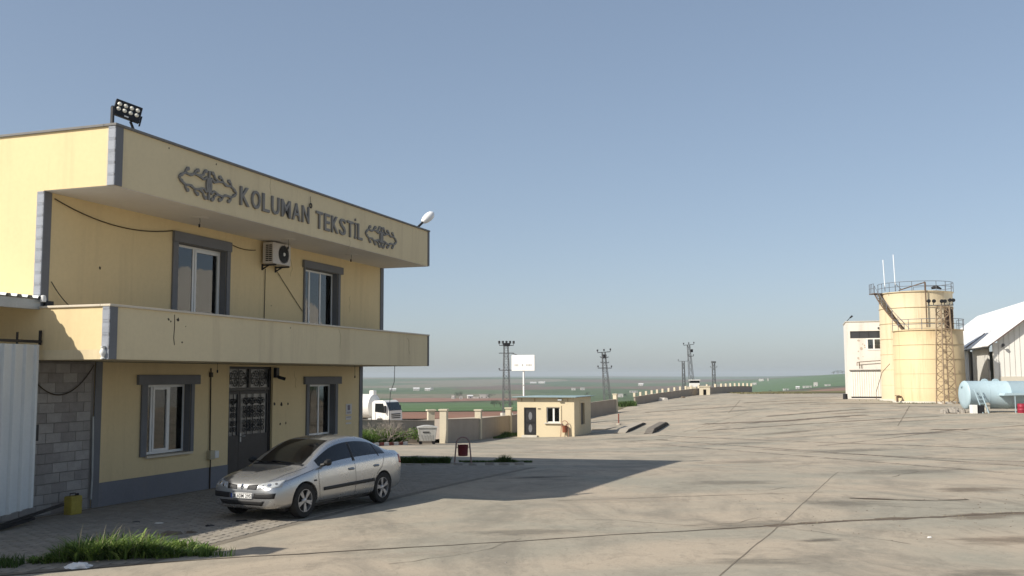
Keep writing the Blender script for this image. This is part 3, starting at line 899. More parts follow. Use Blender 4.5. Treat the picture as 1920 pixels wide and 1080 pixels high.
# yellow canister
cx, cy = -8.80, 20.05
M_CAN = mat('yellow_tin', (.36,.285,.05), .55, .22, 6, 30, streak=.5, streak_col=(.22,.15,.05), streak_scale=9)
cz = terr(cx, cy)
can = thing('canister', 'dented yellow canister standing before the grey block wall', 'canister', (cx, cy, cz), PI/2 - YAW)
s = MB()
for z, g in ((0, .0), (.015, .01), (.12, .0), (.22, -.008), (.33, .004), (.36, -.004)):
    pass
s.box(-.15, .15, -.10, .10, 0, .37); s.build('body', M_CAN, can, bevel=.025)
s = MB().box(-.152, .152, -.102, .102, .10, .115).box(-.152, .152, -.102, .102, .26, .275); s.build('seam', M_CAN, can, bevel=.004)
s = MB(); s.tube([(-.09, 0, .365), (-.09, 0, .42), (.05, 0, .42), (.05, 0, .365)], .012, 6); s.build('handle', M_IRON, can)
MB().lathe([(.03, .365), (.03, .41), (.001, .41)], 10, c=(.11, .0, 0)).build('cap', M_BLACK, can)
# ------------------------------------------------------------------ joints, cracks and stains in the yard
M_DIRT = mat('joint_dirt', (.085,.068,.05), .95, .35, 3, 30, bump=.5, bscale=30)
M_FAINTJ = mat('faint_joint', (.175,.148,.112), .95, .3, 3, 30)
M_OIL = mat('dried_mud', (.14,.11,.082), .95, .3, 2, 20, bump=.4, bscale=20)
M_PALE = mat('pale_chalk', (.55,.52,.46), .95, .15, 3, 20)
def strip(name, pts, w0, m, label, off=.004, jit=.5, seg=.22, wob=.03, parent=None, seed=1):
    rnd = random.Random(seed)
    P = [Vector((x, y, 0)) for x, y in pts]
    res = []
    for a, b in zip(P, P[1:]):
        n = max(1, int((b - a).length/seg))
        res += [a.lerp(b, i/n) for i in range(n)]
    res.append(P[-1])
    mb = MB()
    for i, p in enumerate(res):
        d = (res[min(i+1, len(res)-1)] - res[max(i-1, 0)]).normalized()
        nrm = Vector((-d.y, d.x, 0))
        c = p + nrm*(noise.noise(Vector((p.x*.9, p.y*.9, seed*3.1)))*wob*2 + rnd.uniform(-wob, wob)*.4)
        w = w0*(1 - jit + jit*2*abs(noise.noise(Vector((p.x*1.3, p.y*1.3, seed*7.7)))) + rnd.uniform(0, jit*.5))
        w = max(w, .006)
        for q in (c - nrm*w/2, c + nrm*w/2):
            mb.v.append((q.x, q.y, terr(q.x, q.y) + off))
    for i in range(len(res) - 1):
        mb.f.append((i*2, i*2+1, i*2+3, i*2+2))
    o = mb.build(name, m, parent, fix=False)
    return o
J = yard
strip('pavement_joint', [(-7.6, 13.6), (-4.49, 15.08), (-1.0, 16.2), (2.01, 17.34), (5.3, 18.55), (10.0, 20.04), (16, 22.0), (26, 25.3)], .075, M_DIRT, '', wob=.035, parent=J, seed=2)
strip('pavement_joint', [(.2, 8.2), (2.8, 13.67), (5.24, 19.2), (9.94, 30.57)], .024, M_FAINTJ, '', wob=.012, parent=J, seed=3, jit=.3)
strip('pavement_joint', [(14.5, 47.5), (24, 55.5), (34, 58), (55, 61)], .14, M_DIRT, '', wob=.06, parent=J, seed=5)
strip('pavement_joint', [(24.5, 56.5), (23.5, 44), (22.9, 38)], .05, M_FAINTJ, '', wob=.02, parent=J, seed=6)
strip('joint_dirt', [(4.6, 18.3), (6.5, 18.95), (10.0, 20.04), (16, 22.0), (26, 25.3)], .22, M_OIL, '', off=.0034, wob=.06, parent=J, seed=8, jit=.9, seg=.1)
# tyre tracks sweeping over the yard
def track_mat():
    m = bpy.data.materials.new('tyre_dust'); m.use_nodes = True
    nt = m.node_tree; b = nt.nodes['Principled BSDF']; o = nt.nodes['Material Output']
    b.inputs['Base Color'].default_value = (.15,.125,.095, 1); b.inputs['Roughness'].default_value = .95
    geo = node(nt, 'ShaderNodeNewGeometry')
    n1 = node(nt, 'ShaderNodeTexNoise'); n1.inputs['Scale'].default_value = 1.6; n1.inputs['Detail'].default_value = 9; n1.inputs['Roughness'].default_value = .75
    nt.links.new(geo.outputs['Position'], n1.inputs['Vector'])
    mr = node(nt, 'ShaderNodeMapRange'); mr.inputs[1].default_value = .36; mr.inputs[2].default_value = .66; mr.inputs[4].default_value = .6
    nt.links.new(n1.outputs['Fac'], mr.inputs[0])
    tr = node(nt, 'ShaderNodeBsdfTransparent'); mx = node(nt, 'ShaderNodeMixShader')
    nt.links.new(mr.outputs[0], mx.inputs[0]); nt.links.new(tr.outputs[0], mx.inputs[1]); nt.links.new(b.outputs[0], mx.inputs[2]); nt.links.new(mx.outputs[0], o.inputs['Surface'])
    return m
M_TRACK = track_mat()
def bez(a, b, c, n=24): return [((1-t)**2*a[0] + 2*t*(1-t)*b[0] + t*t*c[0], (1-t)**2*a[1] + 2*t*(1-t)*b[1] + t*t*c[1]) for t in [i/n for i in range(n+1)]]
for k, (a, b, c, w) in enumerate([((7, 62), (10, 40), (16, 27), .5), ((9, 62.5), (12.5, 41), (18.2, 28.5), .5), ((10, 68), (16, 44), (30, 27), .45), ((11.5, 46), (15, 34), (24, 29), .4)]):
    strip('tyre_track', bez(a, b, c), w, M_TRACK, '', off=.0022 + .0009*k, wob=.04, parent=J, seed=10 + k, jit=.2, seg=.5)
for k, (pts, w) in enumerate([([(15, 78), (20.6, 74.8), (27, 76)], 1.3), ([(21, 82), (30, 85)], 1.0), ([(13, 70), (24, 69.5), (30, 70)], .5), ([(30, 100), (38, 97), (44, 97)], 1.2), ([(14, 105), (24, 104)], .8),
                              ([(24, 57), (25.2, 55.2)], .7), ([(26, 112), (38, 113)], 1.0), ([(7.6, 22.6), (8.6, 22.3), (10.2, 22.4)], .16), ([(5.8, 62), (9.5, 61)], .3)]):
    strip('mud_streak', pts, w, M_OIL, '', off=.0105 + .0007*k, wob=.12, parent=J, seed=30 + k, jit=.75, seg=.35)
# small stones and crumbs lying about: too many to count
def crumbs(name, n, box, size, m, label, seed):
    rnd = random.Random(seed); mb = MB()
    for _ in range(n):
        x = rnd.uniform(box[0], box[1]); y = rnd.uniform(box[2], box[3]); r = size*rnd.uniform(.35, 1.3)
        z = terr(x, y)
        k = len(mb.v); a = rnd.uniform(0, PI)
        pts = [(r*math.cos(a + 2*PI*i/5)*rnd.uniform(.7, 1.2), r*math.sin(a + 2*PI*i/5)*rnd.uniform(.7, 1.2)) for i in range(5)]
        for (u, v) in pts: mb.v.append((x + u, y + v, z - .002))
        for (u, v) in pts: mb.v.append((x + u*.55, y + v*.55, z + r*.55))
        for i in range(5): mb.f.append((k+i, k+(i+1) % 5, k+5+(i+1) % 5, k+5+i))
        mb.f.append(tuple(k+5+i for i in range(5)))
    o = mb.build(name, m, None, fix=False)
    o['kind'] = 'stuff'; o['label'] = label; o['category'] = 'stones'
    return o
crumbs('pebbles', 170, (-4, 16, 12.5, 34), .015, M_MORTAR, 'small grey stones scattered over the near concrete', 5)
crumbs('soil_crumbs', 150, (5, 13, 16.5, 23), .016, M_OIL, 'brown soil crumbs along the yard joint at the right', 6)

# block paving in front of the office
M_PAV = [mat('paver_a', (.275,.245,.20), .95, .14, 3, 30, bump=.4, bscale=50), mat('paver_b', (.29,.26,.215), .95, .14, 3, 30, bump=.4, bscale=50), mat('paver_c', (.255,.228,.19), .95, .14, 3, 30, bump=.4, bscale=50)]
M_PJ = mat('paver_joint', (.19,.165,.13), .95, .2, 5, 40)
def bl(s, o):      # building axes to world
    return (BLD_ORG.x + SY*s - CY*o, BLD_ORG.y + CY*s + SY*o)
PV_S0, PV_S1, PV_O0, PV_O1 = -5.0, 16.5, -3.05, 2.3
def pv_omin(s):        # the paving stops at the yard joint
    o = PV_O0
    while o < PV_O1 - .3:
        x, y = bl(s, o)
        if y > 13.6 + (x + 7.6)*.389 + .12: break
        o += .05
    return o
rows = [[bl(PV_S0 + (PV_S1 - PV_S0)*j/80, pv_omin(PV_S0 + (PV_S1 - PV_S0)*j/80)*(1 - i/10) + PV_O1*i/10) for j in range(81)] for i in range(11)]
pav = struct(sheet('block_paving', M_PJ, rows, .002), 'grey block paving between the office wall and the yard')
random.seed(21)
cells = []
pw, ph = .20, .165
o_ = PV_O0 + .02; r_i = 0
while o_ + ph < PV_O1:
    s_ = PV_S0 + .02 + (pw/2 if r_i % 2 else 0)
    while s_ + pw < PV_S1:
        if o_ > pv_omin(s_) + .02 and o_ > pv_omin(s_ + pw) + .02: cells.append((s_, o_))
        s_ += pw + .008
    o_ += ph + .008; r_i += 1
def pv_rank(c):
    x, y = bl(*c)
    if y < 10: return 1e9
    px, py = 960 + x/y*1850, 707 + 2.7/y*1850
    if not (290 < px < 560 and 972 < py < 1030): return 1e6 + y
    return y
cells.sort(key=pv_rank)
pmesh = []
for m in M_PAV:
    b_ = MB()
    hexa = [(.0, .0), (.05, -.018), (.15, .018), (.2, .0), (.2, ph), (.15, ph + .018), (.05, ph - .018), (0, ph)]
    b_.prism(hexa, -.02, .014, 'Z'); pmesh.append(b_.mesh('paver', m))
for c in cells[:300]:
    x, y = bl(*c)
    link(bpy.data.objects.new('paver', random.choice(pmesh)), pav, loc=(x, y, terr(x, y) - .004 + random.uniform(-.004, .003)), rot=(0, 0, PI/2 - YAW))
mbs = [MB(), MB(), MB()]
ca, sa = math.cos(PI/2 - YAW), math.sin(PI/2 - YAW)
for c in cells[300:]:
    x, y = bl(*c); z = terr(x, y) - .004 + random.uniform(-.004, .003); b_ = random.choice(mbs); k = len(b_.v)
    for (u, v) in hexa: b_.v.append((x + u*ca - v*sa, y + u*sa + v*ca, z + .014))
    for (u, v) in hexa: b_.v.append((x + u*ca - v*sa, y + u*sa + v*ca, z - .01))
    b_.f.append(tuple(range(k, k + 8)))
    for j in range(8): b_.f.append((k+j, k+8+j, k+8+(j+1) % 8, k+(j+1) % 8))
for b_, m in zip(mbs, M_PAV):
    o = b_.build('paver_field', m, pav, fix=False); o['kind'] = 'stuff'

# ------------------------------------------------------------------ perimeter walls
M_WALL = mat('boundary_render', (.33,.285,.235), .95, .10, .8, 12, bump=.3, bscale=40, streak=.4, streak_col=(.22,.18,.145))
M_PIER = mat('pier_cream', (.56,.50,.38), .9, .08, 2, 20, streak=.2)
def wall_run(name, label, pts, h, spacing, pier_h, pier_w, thick=.2, full_piers=(), cap=True, ends=True, posts_on_top=False):
    P = [Vector((x, y, 0)) for x, y in pts]
    acc = [0]
    for a, b in zip(P, P[1:]): acc.append(acc[-1] + (b - a).length)
    def at(t):
        for i in range(len(P) - 1):
            if t <= acc[i+1] or i == len(P) - 2:
                return P[i].lerp(P[i+1], (t - acc[i])/(acc[i+1] - acc[i]))
    n = max(1, round(acc[-1]/spacing))
    T_ = [acc[-1]*i/n for i in range(n+1)]
    q0 = at(0)
    th = thing(name, label, 'wall', (q0.x, q0.y, terr(q0.x, q0.y)))
    org = Vector((q0.x, q0.y, terr(q0.x, q0.y)))
    for a, b in zip(T_, T_[1:]):
        A, Bq = at(a), at(b)
        d = (Bq - A).normalized(); nr = Vector((-d.y, d.x, 0))*thick/2
        za, zb = terr(A.x, A.y), terr(Bq.x, Bq.y)
        hv = h + random.uniform(-.02, .02)
        v = []
        for (p, z) in ((A + d*.002, za), (Bq - d*.002, zb)):
            for sg in (-1, 1):
                for zz in (z - .5, z + hv): v.append(Vector((p.x + nr.x*sg, p.y + nr.y*sg, zz)) - org)
        MB().add(v, [(0,4,5,1),(2,3,7,6),(1,5,7,3),(0,2,6,4),(0,1,3,2),(4,6,7,5)]).build('wall_panel', M_WALL, th)
        if cap:
            v2 = []
            for (p, z) in ((A + d*.002, za), (Bq - d*.002, zb)):
                for sg in (-1, 1):
                    for zz in (z + hv + .001, z + hv + .05): v2.append(Vector((p.x + nr.x*sg*1.3, p.y + nr.y*sg*1.3, zz)) - org)
            MB().add(v2, [(0,4,5,1),(2,3,7,6),(1,5,7,3),(0,2,6,4),(0,1,3,2),(4,6,7,5)]).build('wall_cap', M_WALL, th)
    if pier_h:
        for i, t in enumerate(T_):
            if not ends and i in (0, n): continue
            p = at(t); z = terr(p.x, p.y)
            d = (at(min(t + .5, acc[-1])) - at(max(t - .5, 0))).normalized(); ang = math.atan2(d.y, d.x)
            w = pier_w/2
            z0 = z + h + .052 if posts_on_top else z - .4
            m = MB().box(-w, w, -w, w, z0 - org.z, z + pier_h - org.z, Matrix.Translation((p.x - org.x, p.y - org.y, 0)) @ Matrix.Rotation(ang, 4, 'Z'))
            pr = m.build('pier', M_PIER, th)
            if pier_w > .3:
                m = MB().box(-w - .06, w + .06, -w - .06, w + .06, z + pier_h - org.z + .001, z + pier_h - org.z + .09, Matrix.Translation((p.x - org.x, p.y - org.y, 0)) @ Matrix.Rotation(ang, 4, 'Z'))
                m.build('pier_cap', M_PIER, pr)
    return th
wall_run('perimeter_wall', 'low brown boundary wall left of the gate piers, behind the dumpster and shrub', [(-15.5, 54.0), (-9.6, 57.5), (-4.75, 60.0)], 1.32, 6, 0, .4)
wall_run('perimeter_wall', 'brown boundary wall with cream piers running behind the guardhouse', [(-4.2, 60.8), (-2.1, 70.5), (.3, 80), (7.8, 103), (11.4, 110)], 1.42, 8.0, 1.98, .42)
wall_run('perimeter_wall', 'long low far wall topped with a row of little white posts', [(15.9, 129.3), (21.05, 140.4), (27.8, 153), (33, 159), (42.5, 176.3)], .98, 2.6, 1.55, .28, posts_on_top=True)
gp_ = thing('gate_pier', 'free standing cream gate pier beside the gap in the near boundary wall', 'pier', (-5.0, 60.9, terr(-5.0, 60.9)), .3)
MB().box(-.2, .2, -.2, .2, -.3, 1.95).build('shaft', M_PIER, gp_); MB().box(-.27, .27, -.27, .27, 1.951, 2.04).build('pier_cap', M_PIER, gp_)

# little concrete hut before the far wall
hx, hy = 29.6, 152.6
ht = thing('pump_hut', 'tiny concrete hut with a dark doorway in front of the far wall', 'hut', (hx, hy, terr(hx, hy)), -.25)
MB().panel(-.8, .8, -.2, 1.25, -.6, .6, [(-.22, .25, -.2, .85)]).build('shell', M_PIER, ht); MB().box(-.88, .88, -.7, .7, 1.251, 1.36).build('roof', M_PIER, ht)
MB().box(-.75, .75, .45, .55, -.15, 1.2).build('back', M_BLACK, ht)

# ------------------------------------------------------------------ guardhouse
M_GH = mat('guardhouse_cream', (.60,.51,.35), .9, .04, .8, 12, bump=.2, bscale=60, streak=.2, streak_col=(.48,.39,.26))
M_ROOFB = mat('roof_bluegreen', (.24,.32,.33), .5, .15, 3, 20)
GX, GY = .35, 73.0
GZ = terr(2.4, 72.3)
gh = thing('guardhouse', 'small cream guardhouse with a flat blue roof and black door', 'guardhouse', (GX, GY, GZ), -YAW)
gw, gd, ghh = 4.33, 4.8, 2.85
gdoor = (.52, 1.46, .12, 2.12); gwin = (2.25, 3.25, 1.05, 2.15)
MB().panel(0, gw, -.6, ghh, 0, .2, [gdoor, gwin]).build('wall', M_GH, gh)
MB().box(0, .2, .2, gd, -.6, ghh).build('wall', M_GH, gh); MB().box(.2, gw - .2, gd - .2, gd, -.6, ghh).build('wall', M_GH, gh)
s = MB().panel(.2, gd, -.6, ghh, -gw, -gw + .2, [(1.6, 2.9, .75, 2.5)]); s.v = [(-v[1], v[0], v[2]) for v in s.v]; s.build('wall', M_GH, gh)
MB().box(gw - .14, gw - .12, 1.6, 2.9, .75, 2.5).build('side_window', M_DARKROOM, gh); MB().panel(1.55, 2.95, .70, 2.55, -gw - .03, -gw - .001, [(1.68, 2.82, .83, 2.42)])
s = MB().panel(1.55, 2.95, .70, 2.55, -gw - .04, -gw - .001, [(1.68, 2.82, .83, 2.42)]); s.v = [(-v[1], v[0], v[2]) for v in s.v]; s.build('side_window_trim', M_GH, gh)
MB().box(-.28, gw + .25, -.35, gd + .3, ghh + .001, ghh + .06).build('roof', M_ROOFB, gh, bevel=.02)
gdr = MB().box(gdoor[0], gdoor[1], .06, .11, gdoor[2], gdoor[3]).build('door', M_IRON, gh)
MB().panel(gdoor[0] - .0, gdoor[1], gdoor[2], gdoor[3], .03, .058, [(gdoor[0] + .10, gdoor[1] - .10, .3, .98), (gdoor[0] + .10, gdoor[1] - .10, 1.12, 2.0)]).build('door_frame', M_BLACK, gdr)
s = MB()
for cz in (.6, 1.5): s.prism([((gdoor[0]+gdoor[1])/2 + .14*math.cos(a)*(1), cz + .30*math.sin(a)) for a in [2*PI*i/10 for i in range(10)]], .045, .058)
s.build('door_ornament', M_GREY, gdr)
MB().box(gdoor[0] - .1, gdoor[1] + .12, -.3, -.001, -.3, .11).build('door_step', M_PALE, gh)
x0, x1, z0, z1 = gwin
gwn = MB().panel(x0, x1, z0, z1, .06, .11, [(x0 + .06, 2.70, z0 + .06, z1 - .06), (2.83, x1 - .06, z0 + .06, z1 - .06)]).build('window', M_WHITE, gh)
for a, b in ((x0 + .06, 2.70), (2.83, x1 - .06)): MB().box(a, b, .08, .086, z0 + .06, z1 - .06).build('pane', M_GLASS, gwn)
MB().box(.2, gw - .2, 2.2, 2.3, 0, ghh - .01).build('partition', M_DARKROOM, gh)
MB().panel(x0 - .12, x1 + .12, z0 - .02, z1 + .12, -.05, -.001, [(x0, x1, z0, z1)]).build('window_trim', M_GH, gh)
MB().box(x0 - .16, x1 + .16, -.14, .05, z0 - .09, z0 - .021).build('sill', M_PALE, gh)
s = MB(); s.box(3.15, 3.45, -.22, -.02, 2.62, 2.74); s.build('wall_lamp', M_GALV, gh)
MB().box(1.58, 1.80, -.03, -.001, 2.0, 2.06).build('name_plate', M_CABLE, gh)
for xx in (.3, 1.3, 3.8):
    MB().box(xx, xx + .1, -.015, -.001, 2.55, 2.78).build('rust_run', mat('rust_run', (.42,.32,.2), .9), gh)

# litter bins on hoop stands
def bin_(x, y, rz, h, col, frame, label):
    z = terr(x, y)
    t = thing('litter_bin', label, 'bin', (x, y, z), rz, 'litter bins on hoop stands')
    s = MB(); w = .24
    pts = [(-w - .06, 0, -.05), (-w, 0, h - .28)] + [(-w*math.cos(PI*i/8), 0, h - .26 + .26*math.sin(PI*i/8)) for i in range(9)] + [(w, 0, h - .28), (w + .06, 0, -.05)]
    s.tube(pts, .028, 6); s.build('hoop', mat('hoop_paint_' + frame[0], frame[1], .5, .2, 5, 30), t, smooth=True)
    s = MB(); zb, zt = h*.27, h*.70
    s.lathe([(.001, zb), (.15, zb), (.17, zb + .01), (.185, zt - .02), (.195, zt), (.175, zt), (.15, zb + .03), (.001, zb + .03)], 20)
    s.build('bucket', mat('bin_' + frame[0], col, .55, .15, 5, 30), t, smooth=True)
    s = MB(); s.tube([(-.245, 0, zt - .08), (.245, 0, zt - .08)], .014, 5); s.build('pivot_bar', M_IRON, t)
bin_(-1.75, 35.1, .1, .90, (.16,.02,.025), ('red', (.30,.20,.18)), 'dark red litter bin in a hoop stand at the edge of the shadow')
bin_(3.75, 71.6, -.2, 1.15, (.22,.07,.035), ('orange', (.33,.17,.11)), 'small orange litter bin in a hoop stand before the guardhouse')

# dumpster
dz = terr(-5.0, 58.2)
M_DMP = mat('dumpster_steel', (.52,.51,.48), .55, .10, 2, 16, metal=.3, streak=.5, streak_col=(.30,.27,.23), streak_scale=4)
dp = thing('dumpster', 'dented grey wheeled dumpster standing before the boundary wall', 'dumpster', (-5.0, 58.2, dz), .12)
s = MB(); v = [(-.46,-.40,.20),(.46,-.40,.20),(.46,.40,.20),(-.46,.40,.20),(-.56,-.5,.98),(.56,-.5,.98),(.56,.5,.98),(-.56,.5,.98)]
s.add(v, [(0,3,2,1),(4,5,6,7),(0,1,5,4),(1,2,6,5),(2,3,7,6),(3,0,4,7)]); s.build('body', M_DMP, dp, bevel=.03)
s = MB()
for i in range(7):
    a = -.58 + i*.19; b = -.58 + (i + .98)*.165
for a, b in zip([-.60 + 1.2*i/8 for i in range(8)], [-.60 + 1.2*(i+1)/8 for i in range(8)]):
    s.add([(a, -.54, 1.0 + .10*math.sin(PI*(a + .6)/1.2)), (b, -.54, 1.0 + .10*math.sin(PI*(b + .6)/1.2)), (b, .54, 1.0 + .10*math.sin(PI*(b + .6)/1.2)), (a, .54, 1.0 + .10*math.sin(PI*(a + .6)/1.2)),
           (a, -.54, .97), (b, -.54, .97), (b, .54, .97), (a, .54, .97)], [(0,1,2,3),(0,4,5,1),(3,2,6,7)])
s.build('lid', M_DMP, dp)
MB().box(-.26, .12, -.50, -.47, .70, .76).build('slot', M_BLACK, dp)
s = MB()
for k in range(5): s.beam((-.3 + k*.14, -.45, .3), (-.36 + k*.16, -.475, .6), .02)
s.build('dent', M_GALV, dp)
for (x, y) in ((-.38,-.32),(.38,-.32),(.38,.32),(-.38,.32)):
    s = MB().lathe([(.02,-.03),(.09,-.03),(.10,-.015),(.10,.015),(.09,.03),(.02,.03)], 14, 'Y', c=(x, y, .10)); s.box(x-.03, x+.03, y-.045, y+.045, .12, .22); s.build('wheel', M_BLACK, dp)

# red and white kerb stones by the shrub bed
M_KR = mat('kerb_red', (.20,.05,.035), .85, .2, 5, 30); M_KW = mat('kerb_white', (.62,.58,.52), .85, .12, 5, 30)
kerb = thing('painted_kerb', 'red and white painted kerb edging the shrub bed', 'kerb', (-10.2, 45.2, terr(-10.2, 45.2)), 0)
korg = Vector(kerb.location)
ka, kb = Vector((-10.2, 45.2, 0)), Vector((-5.9, 57.6, 0))
kl = (kb - ka).length; kd = (kb - ka).normalized(); kn = int(kl/.6)
for i in range(kn):
    p = ka + kd*(i*.6); z = terr(p.x, p.y)
    MB().box(0, .585, -.08, .08, -.15, .15).build('kerb_stone', M_KR if i % 2 else M_KW, kerb, bevel=.015, loc=(p.x - korg.x, p.y - korg.y, z - korg.z), rot=(0, 0, math.atan2(kd.y, kd.x)))
# broken kerb stones at the edge of the shade
M_ST = mat('kerb_grey', (.30,.275,.24), .95, .2, 4, 30, bump=.5)
kb2 = thing('broken_kerb', 'row of broken grey kerb stones behind the car, by the grass strip', 'kerb', (-5.5, 33.0, terr(-5.5, 33.0)), 0)
ko = Vector(kb2.location)
random.seed(5)
for i in range(12):
    x = -5.5 + i*.52 + random.uniform(-.05, .05); y = 33.0 + i*.10 + random.uniform(-.12, .12)
    s = MB(); w_, d_, h_ = random.uniform(.18, .26), random.uniform(.08, .16), random.uniform(.04, .12)
    n = 7; ring = [(w_*math.cos(2*PI*j/n)*random.uniform(.75, 1.1), d_*math.sin(2*PI*j/n)*random.uniform(.7, 1.15)) for j in range(n)]
    s.v = [(a, b, -.1) for a, b in ring] + [(a*.8, b*.8, h_*random.uniform(.8, 1.1)) for a, b in ring]
    s.f = [(j, (j+1) % n, n+(j+1) % n, n+j) for j in range(n)] + [tuple(range(n, 2*n))]
    s.build('kerb_stone', M_ST, kb2, loc=(x - ko.x, y - ko.y, terr(x, y) - ko.z))

# two low concrete tracks of an inspection ramp
M_RAMPD = mat('shaded_edge', (.05,.045,.04), .9, .3, 3, 20); M_RAMPT = mat('ramp_concrete', (.36,.32,.26), .95, .1, 2, 20)  # near-black edge colour stands for the shadow sides of the tracks
M_RAMPK = mat('ramp_worn', (.17,.15,.125), .95, .3, 3, 20)
def ramp(label, a, b, w, h, top):
    A, Bq = Vector((a[0], a[1], 0)), Vector((b[0], b[1], 0))
    d = Bq - A; Ln = d.length; ang = math.atan2(d.y, d.x)
    z0 = terr(*a); z1 = terr(*b)
    t = thing('ramp_track', label, 'ramp', (a[0], a[1], z0), ang)
    dz_ = z1 - z0
    f = lambda x: dz_*x/Ln
    pr = [(0, 0.02), (Ln*.14, h), (Ln*.84, h), (Ln, .02)]
    for nm, m, y0, y1, inset in (('core', M_RAMPD, -w/2, w/2, 0), ('deck', top, -w/2 + .05, w/2 - .02, .02)):
        s = MB()
        for (x, hz) in pr:
            for y in (y0, y1): s.v += [(x, y, f(x) + (-.3 if nm == 'core' else hz + .001)), (x, y, f(x) + hz + (.03 if nm == 'deck' else 0))]
        for i in range(3):
            k = i*4
            s.f += [(k+1, k+5, k+7, k+3), (k, k+2, k+6, k+4), (k, k+4, k+5, k+1), (k+2, k+3, k+7, k+6)]
        s.f += [(0,1,3,2), (12,14,15,13)]
        s.build(nm, m, t)
    for i in range(int(Ln/1.2)):
        MB().box(.6 + i*1.2, .68 + i*1.2, -w/2 - .03, -w/2 - .001, f(.6 + i*1.2) + .02, f(.6 + i*1.2) + h*.8).build('rib', M_IRON, t)
ramp('low concrete ramp track with a dark edge, nearer the guardhouse', (7.9, 73.2), (10.9, 84.2), .9, .20, M_RAMPT)
ramp('low dark ramp track at the open yard side', (9.6, 70.4), (12.5, 81.4), .6, .27, M_RAMPK)
tag(MB().box(-1.5, 1.5, -.6, .6, -.2, .10).build('concrete_pad', M_RAMPT, None, loc=(7.4, 80.4, terr(7.4, 80.4)), rot=(0, 0, 1.2)), 'low grey concrete pad left of the ramp tracks', 'slab')
px_, py_ = 9.05, 84.8
pst = thing('marker_post', 'thin red marker post on a small base by the ramp tracks', 'post', (px_, py_, terr(px_, py_)))
MB().lathe([(.001,0),(.22,0),(.20,.12),(.05,.16),(.001,.16)], 12).build('base', M_RAMPT, pst); MB().tube([(0,0,.15),(0,0,.95)], .05, 8).build('shaft', M_KR, pst)

# white sign board on a pole behind the guardhouse
sx_, sy_ = .98, 88.0
sg = thing('sign_board', 'white board sign on a white pole behind the guardhouse', 'sign', (sx_, sy_, terr(sx_, sy_)), -.33)
zb_ = terr(sx_, sy_)
M_SIGN = mat('sign_white', (.80,.79,.76), .5, .03)
MB().tube([(0, .1, -.2), (0, .1, 4.6 - zb_)], .085, 10).build('pole', M_SIGN, sg, smooth=True)
MB().box(-1.08, 1.08, -.09, .07, 3.22 - zb_, 4.62 - zb_).build('board', M_SIGN, sg, bevel=.02)
M_FAINT = mat('faded_print', (.40,.39,.38), .7, .08)
zc = 3.72 - zb_
for (a, b) in ((-.80, -.70), (-.66, -.57), (-.53, -.44), (-.12, .02), (.30, .40), (.44, .52), (.56, .66), (.70, .80)):
    MB().box(a, b, -.094, -.0915, zc - .10, zc + .10).build('faded_mark', M_FAINT, sg)
MB().box(-.1, .1, .0, .2, 1.9 - zb_, 2.0 - zb_).build('clamp', M_GALV, sg)
# ------------------------------------------------------------------ more wear on the yard: slab joints, cracks, stains, patches
for k, (a, b) in enumerate([((7.5, 24.2), (1.0, 22.2)), ((12.2, 35.8), (30, 42)), ((5.5, 32.2), (12.2, 35.8)), ((15.2, 42.6), (40, 51.5)), ((18.0, 48.9), (46, 57)), ((6.5, 40), (15.2, 42.6)),
                            ((17.2, 24.4), (30.2, 55)), ((25.0, 27.0), (42.5, 60)), ((2.9, 55), (22, 58.2)), ((6.5, 62), (46, 66.5)), ((3.5, 88), (40, 92)), ((12, 70), (22, 92)), ((24, 62), (36, 90)), ((9, 105), (38, 108)), ((20, 92), (28, 122))]):
    strip('pavement_joint', [a, ((a[0]+b[0])/2 + .05, (a[1]+b[1])/2), b], .028 + .0006*b[1], M_FAINTJ, '', wob=.015, parent=J, seed=60 + k, jit=.6, seg=.4, off=.0045)
def crack(x, y, ang, n, step, w, seed):
    rnd = random.Random(seed); pts = [(x, y)]
    for _ in range(n):
        ang += rnd.gauss(0, .28); x += math.cos(ang)*step*rnd.uniform(.6, 1.3); y += math.sin(ang)*step*rnd.uniform(.6, 1.3); pts.append((x, y))
    strip('pavement_crack', pts, w, M_DIRT, '', off=.0052, wob=.02, parent=J, seed=seed, jit=.7, seg=.12)
for k, (x, y, a, n, st, w) in enumerate([(-1.8, 14.6, .5, 9, .35, .014), (1.2, 19.2, .15, 12, .4, .014), (6.4, 16.2, 1.9, 8, .35, .014), (7.8, 21.4, .1, 14, .5, .02), (3.2, 24.5, .4, 12, .5, .018), (9.6, 18.4, -.4, 8, .4, .016), (12.5, 24.5, .3, 12, .6, .022),
                                         (10.8, 28.5, .9, 12, .6, .024), (-.5, 27.4, .15, 12, .5, .02), (16, 31, .2, 14, .8, .03), (14, 38, .1, 14, .9, .035), (8, 46, .3, 12, 1.0, .04), (24, 44, .25, 12, 1.0, .04), (11, 56, .0, 12, 1.2, .05), (20, 64, .1, 14, 1.3, .06), (30, 70, .2, 10, 1.3, .06)]):
    crack(x, y, a, n, st, w, 80 + k)
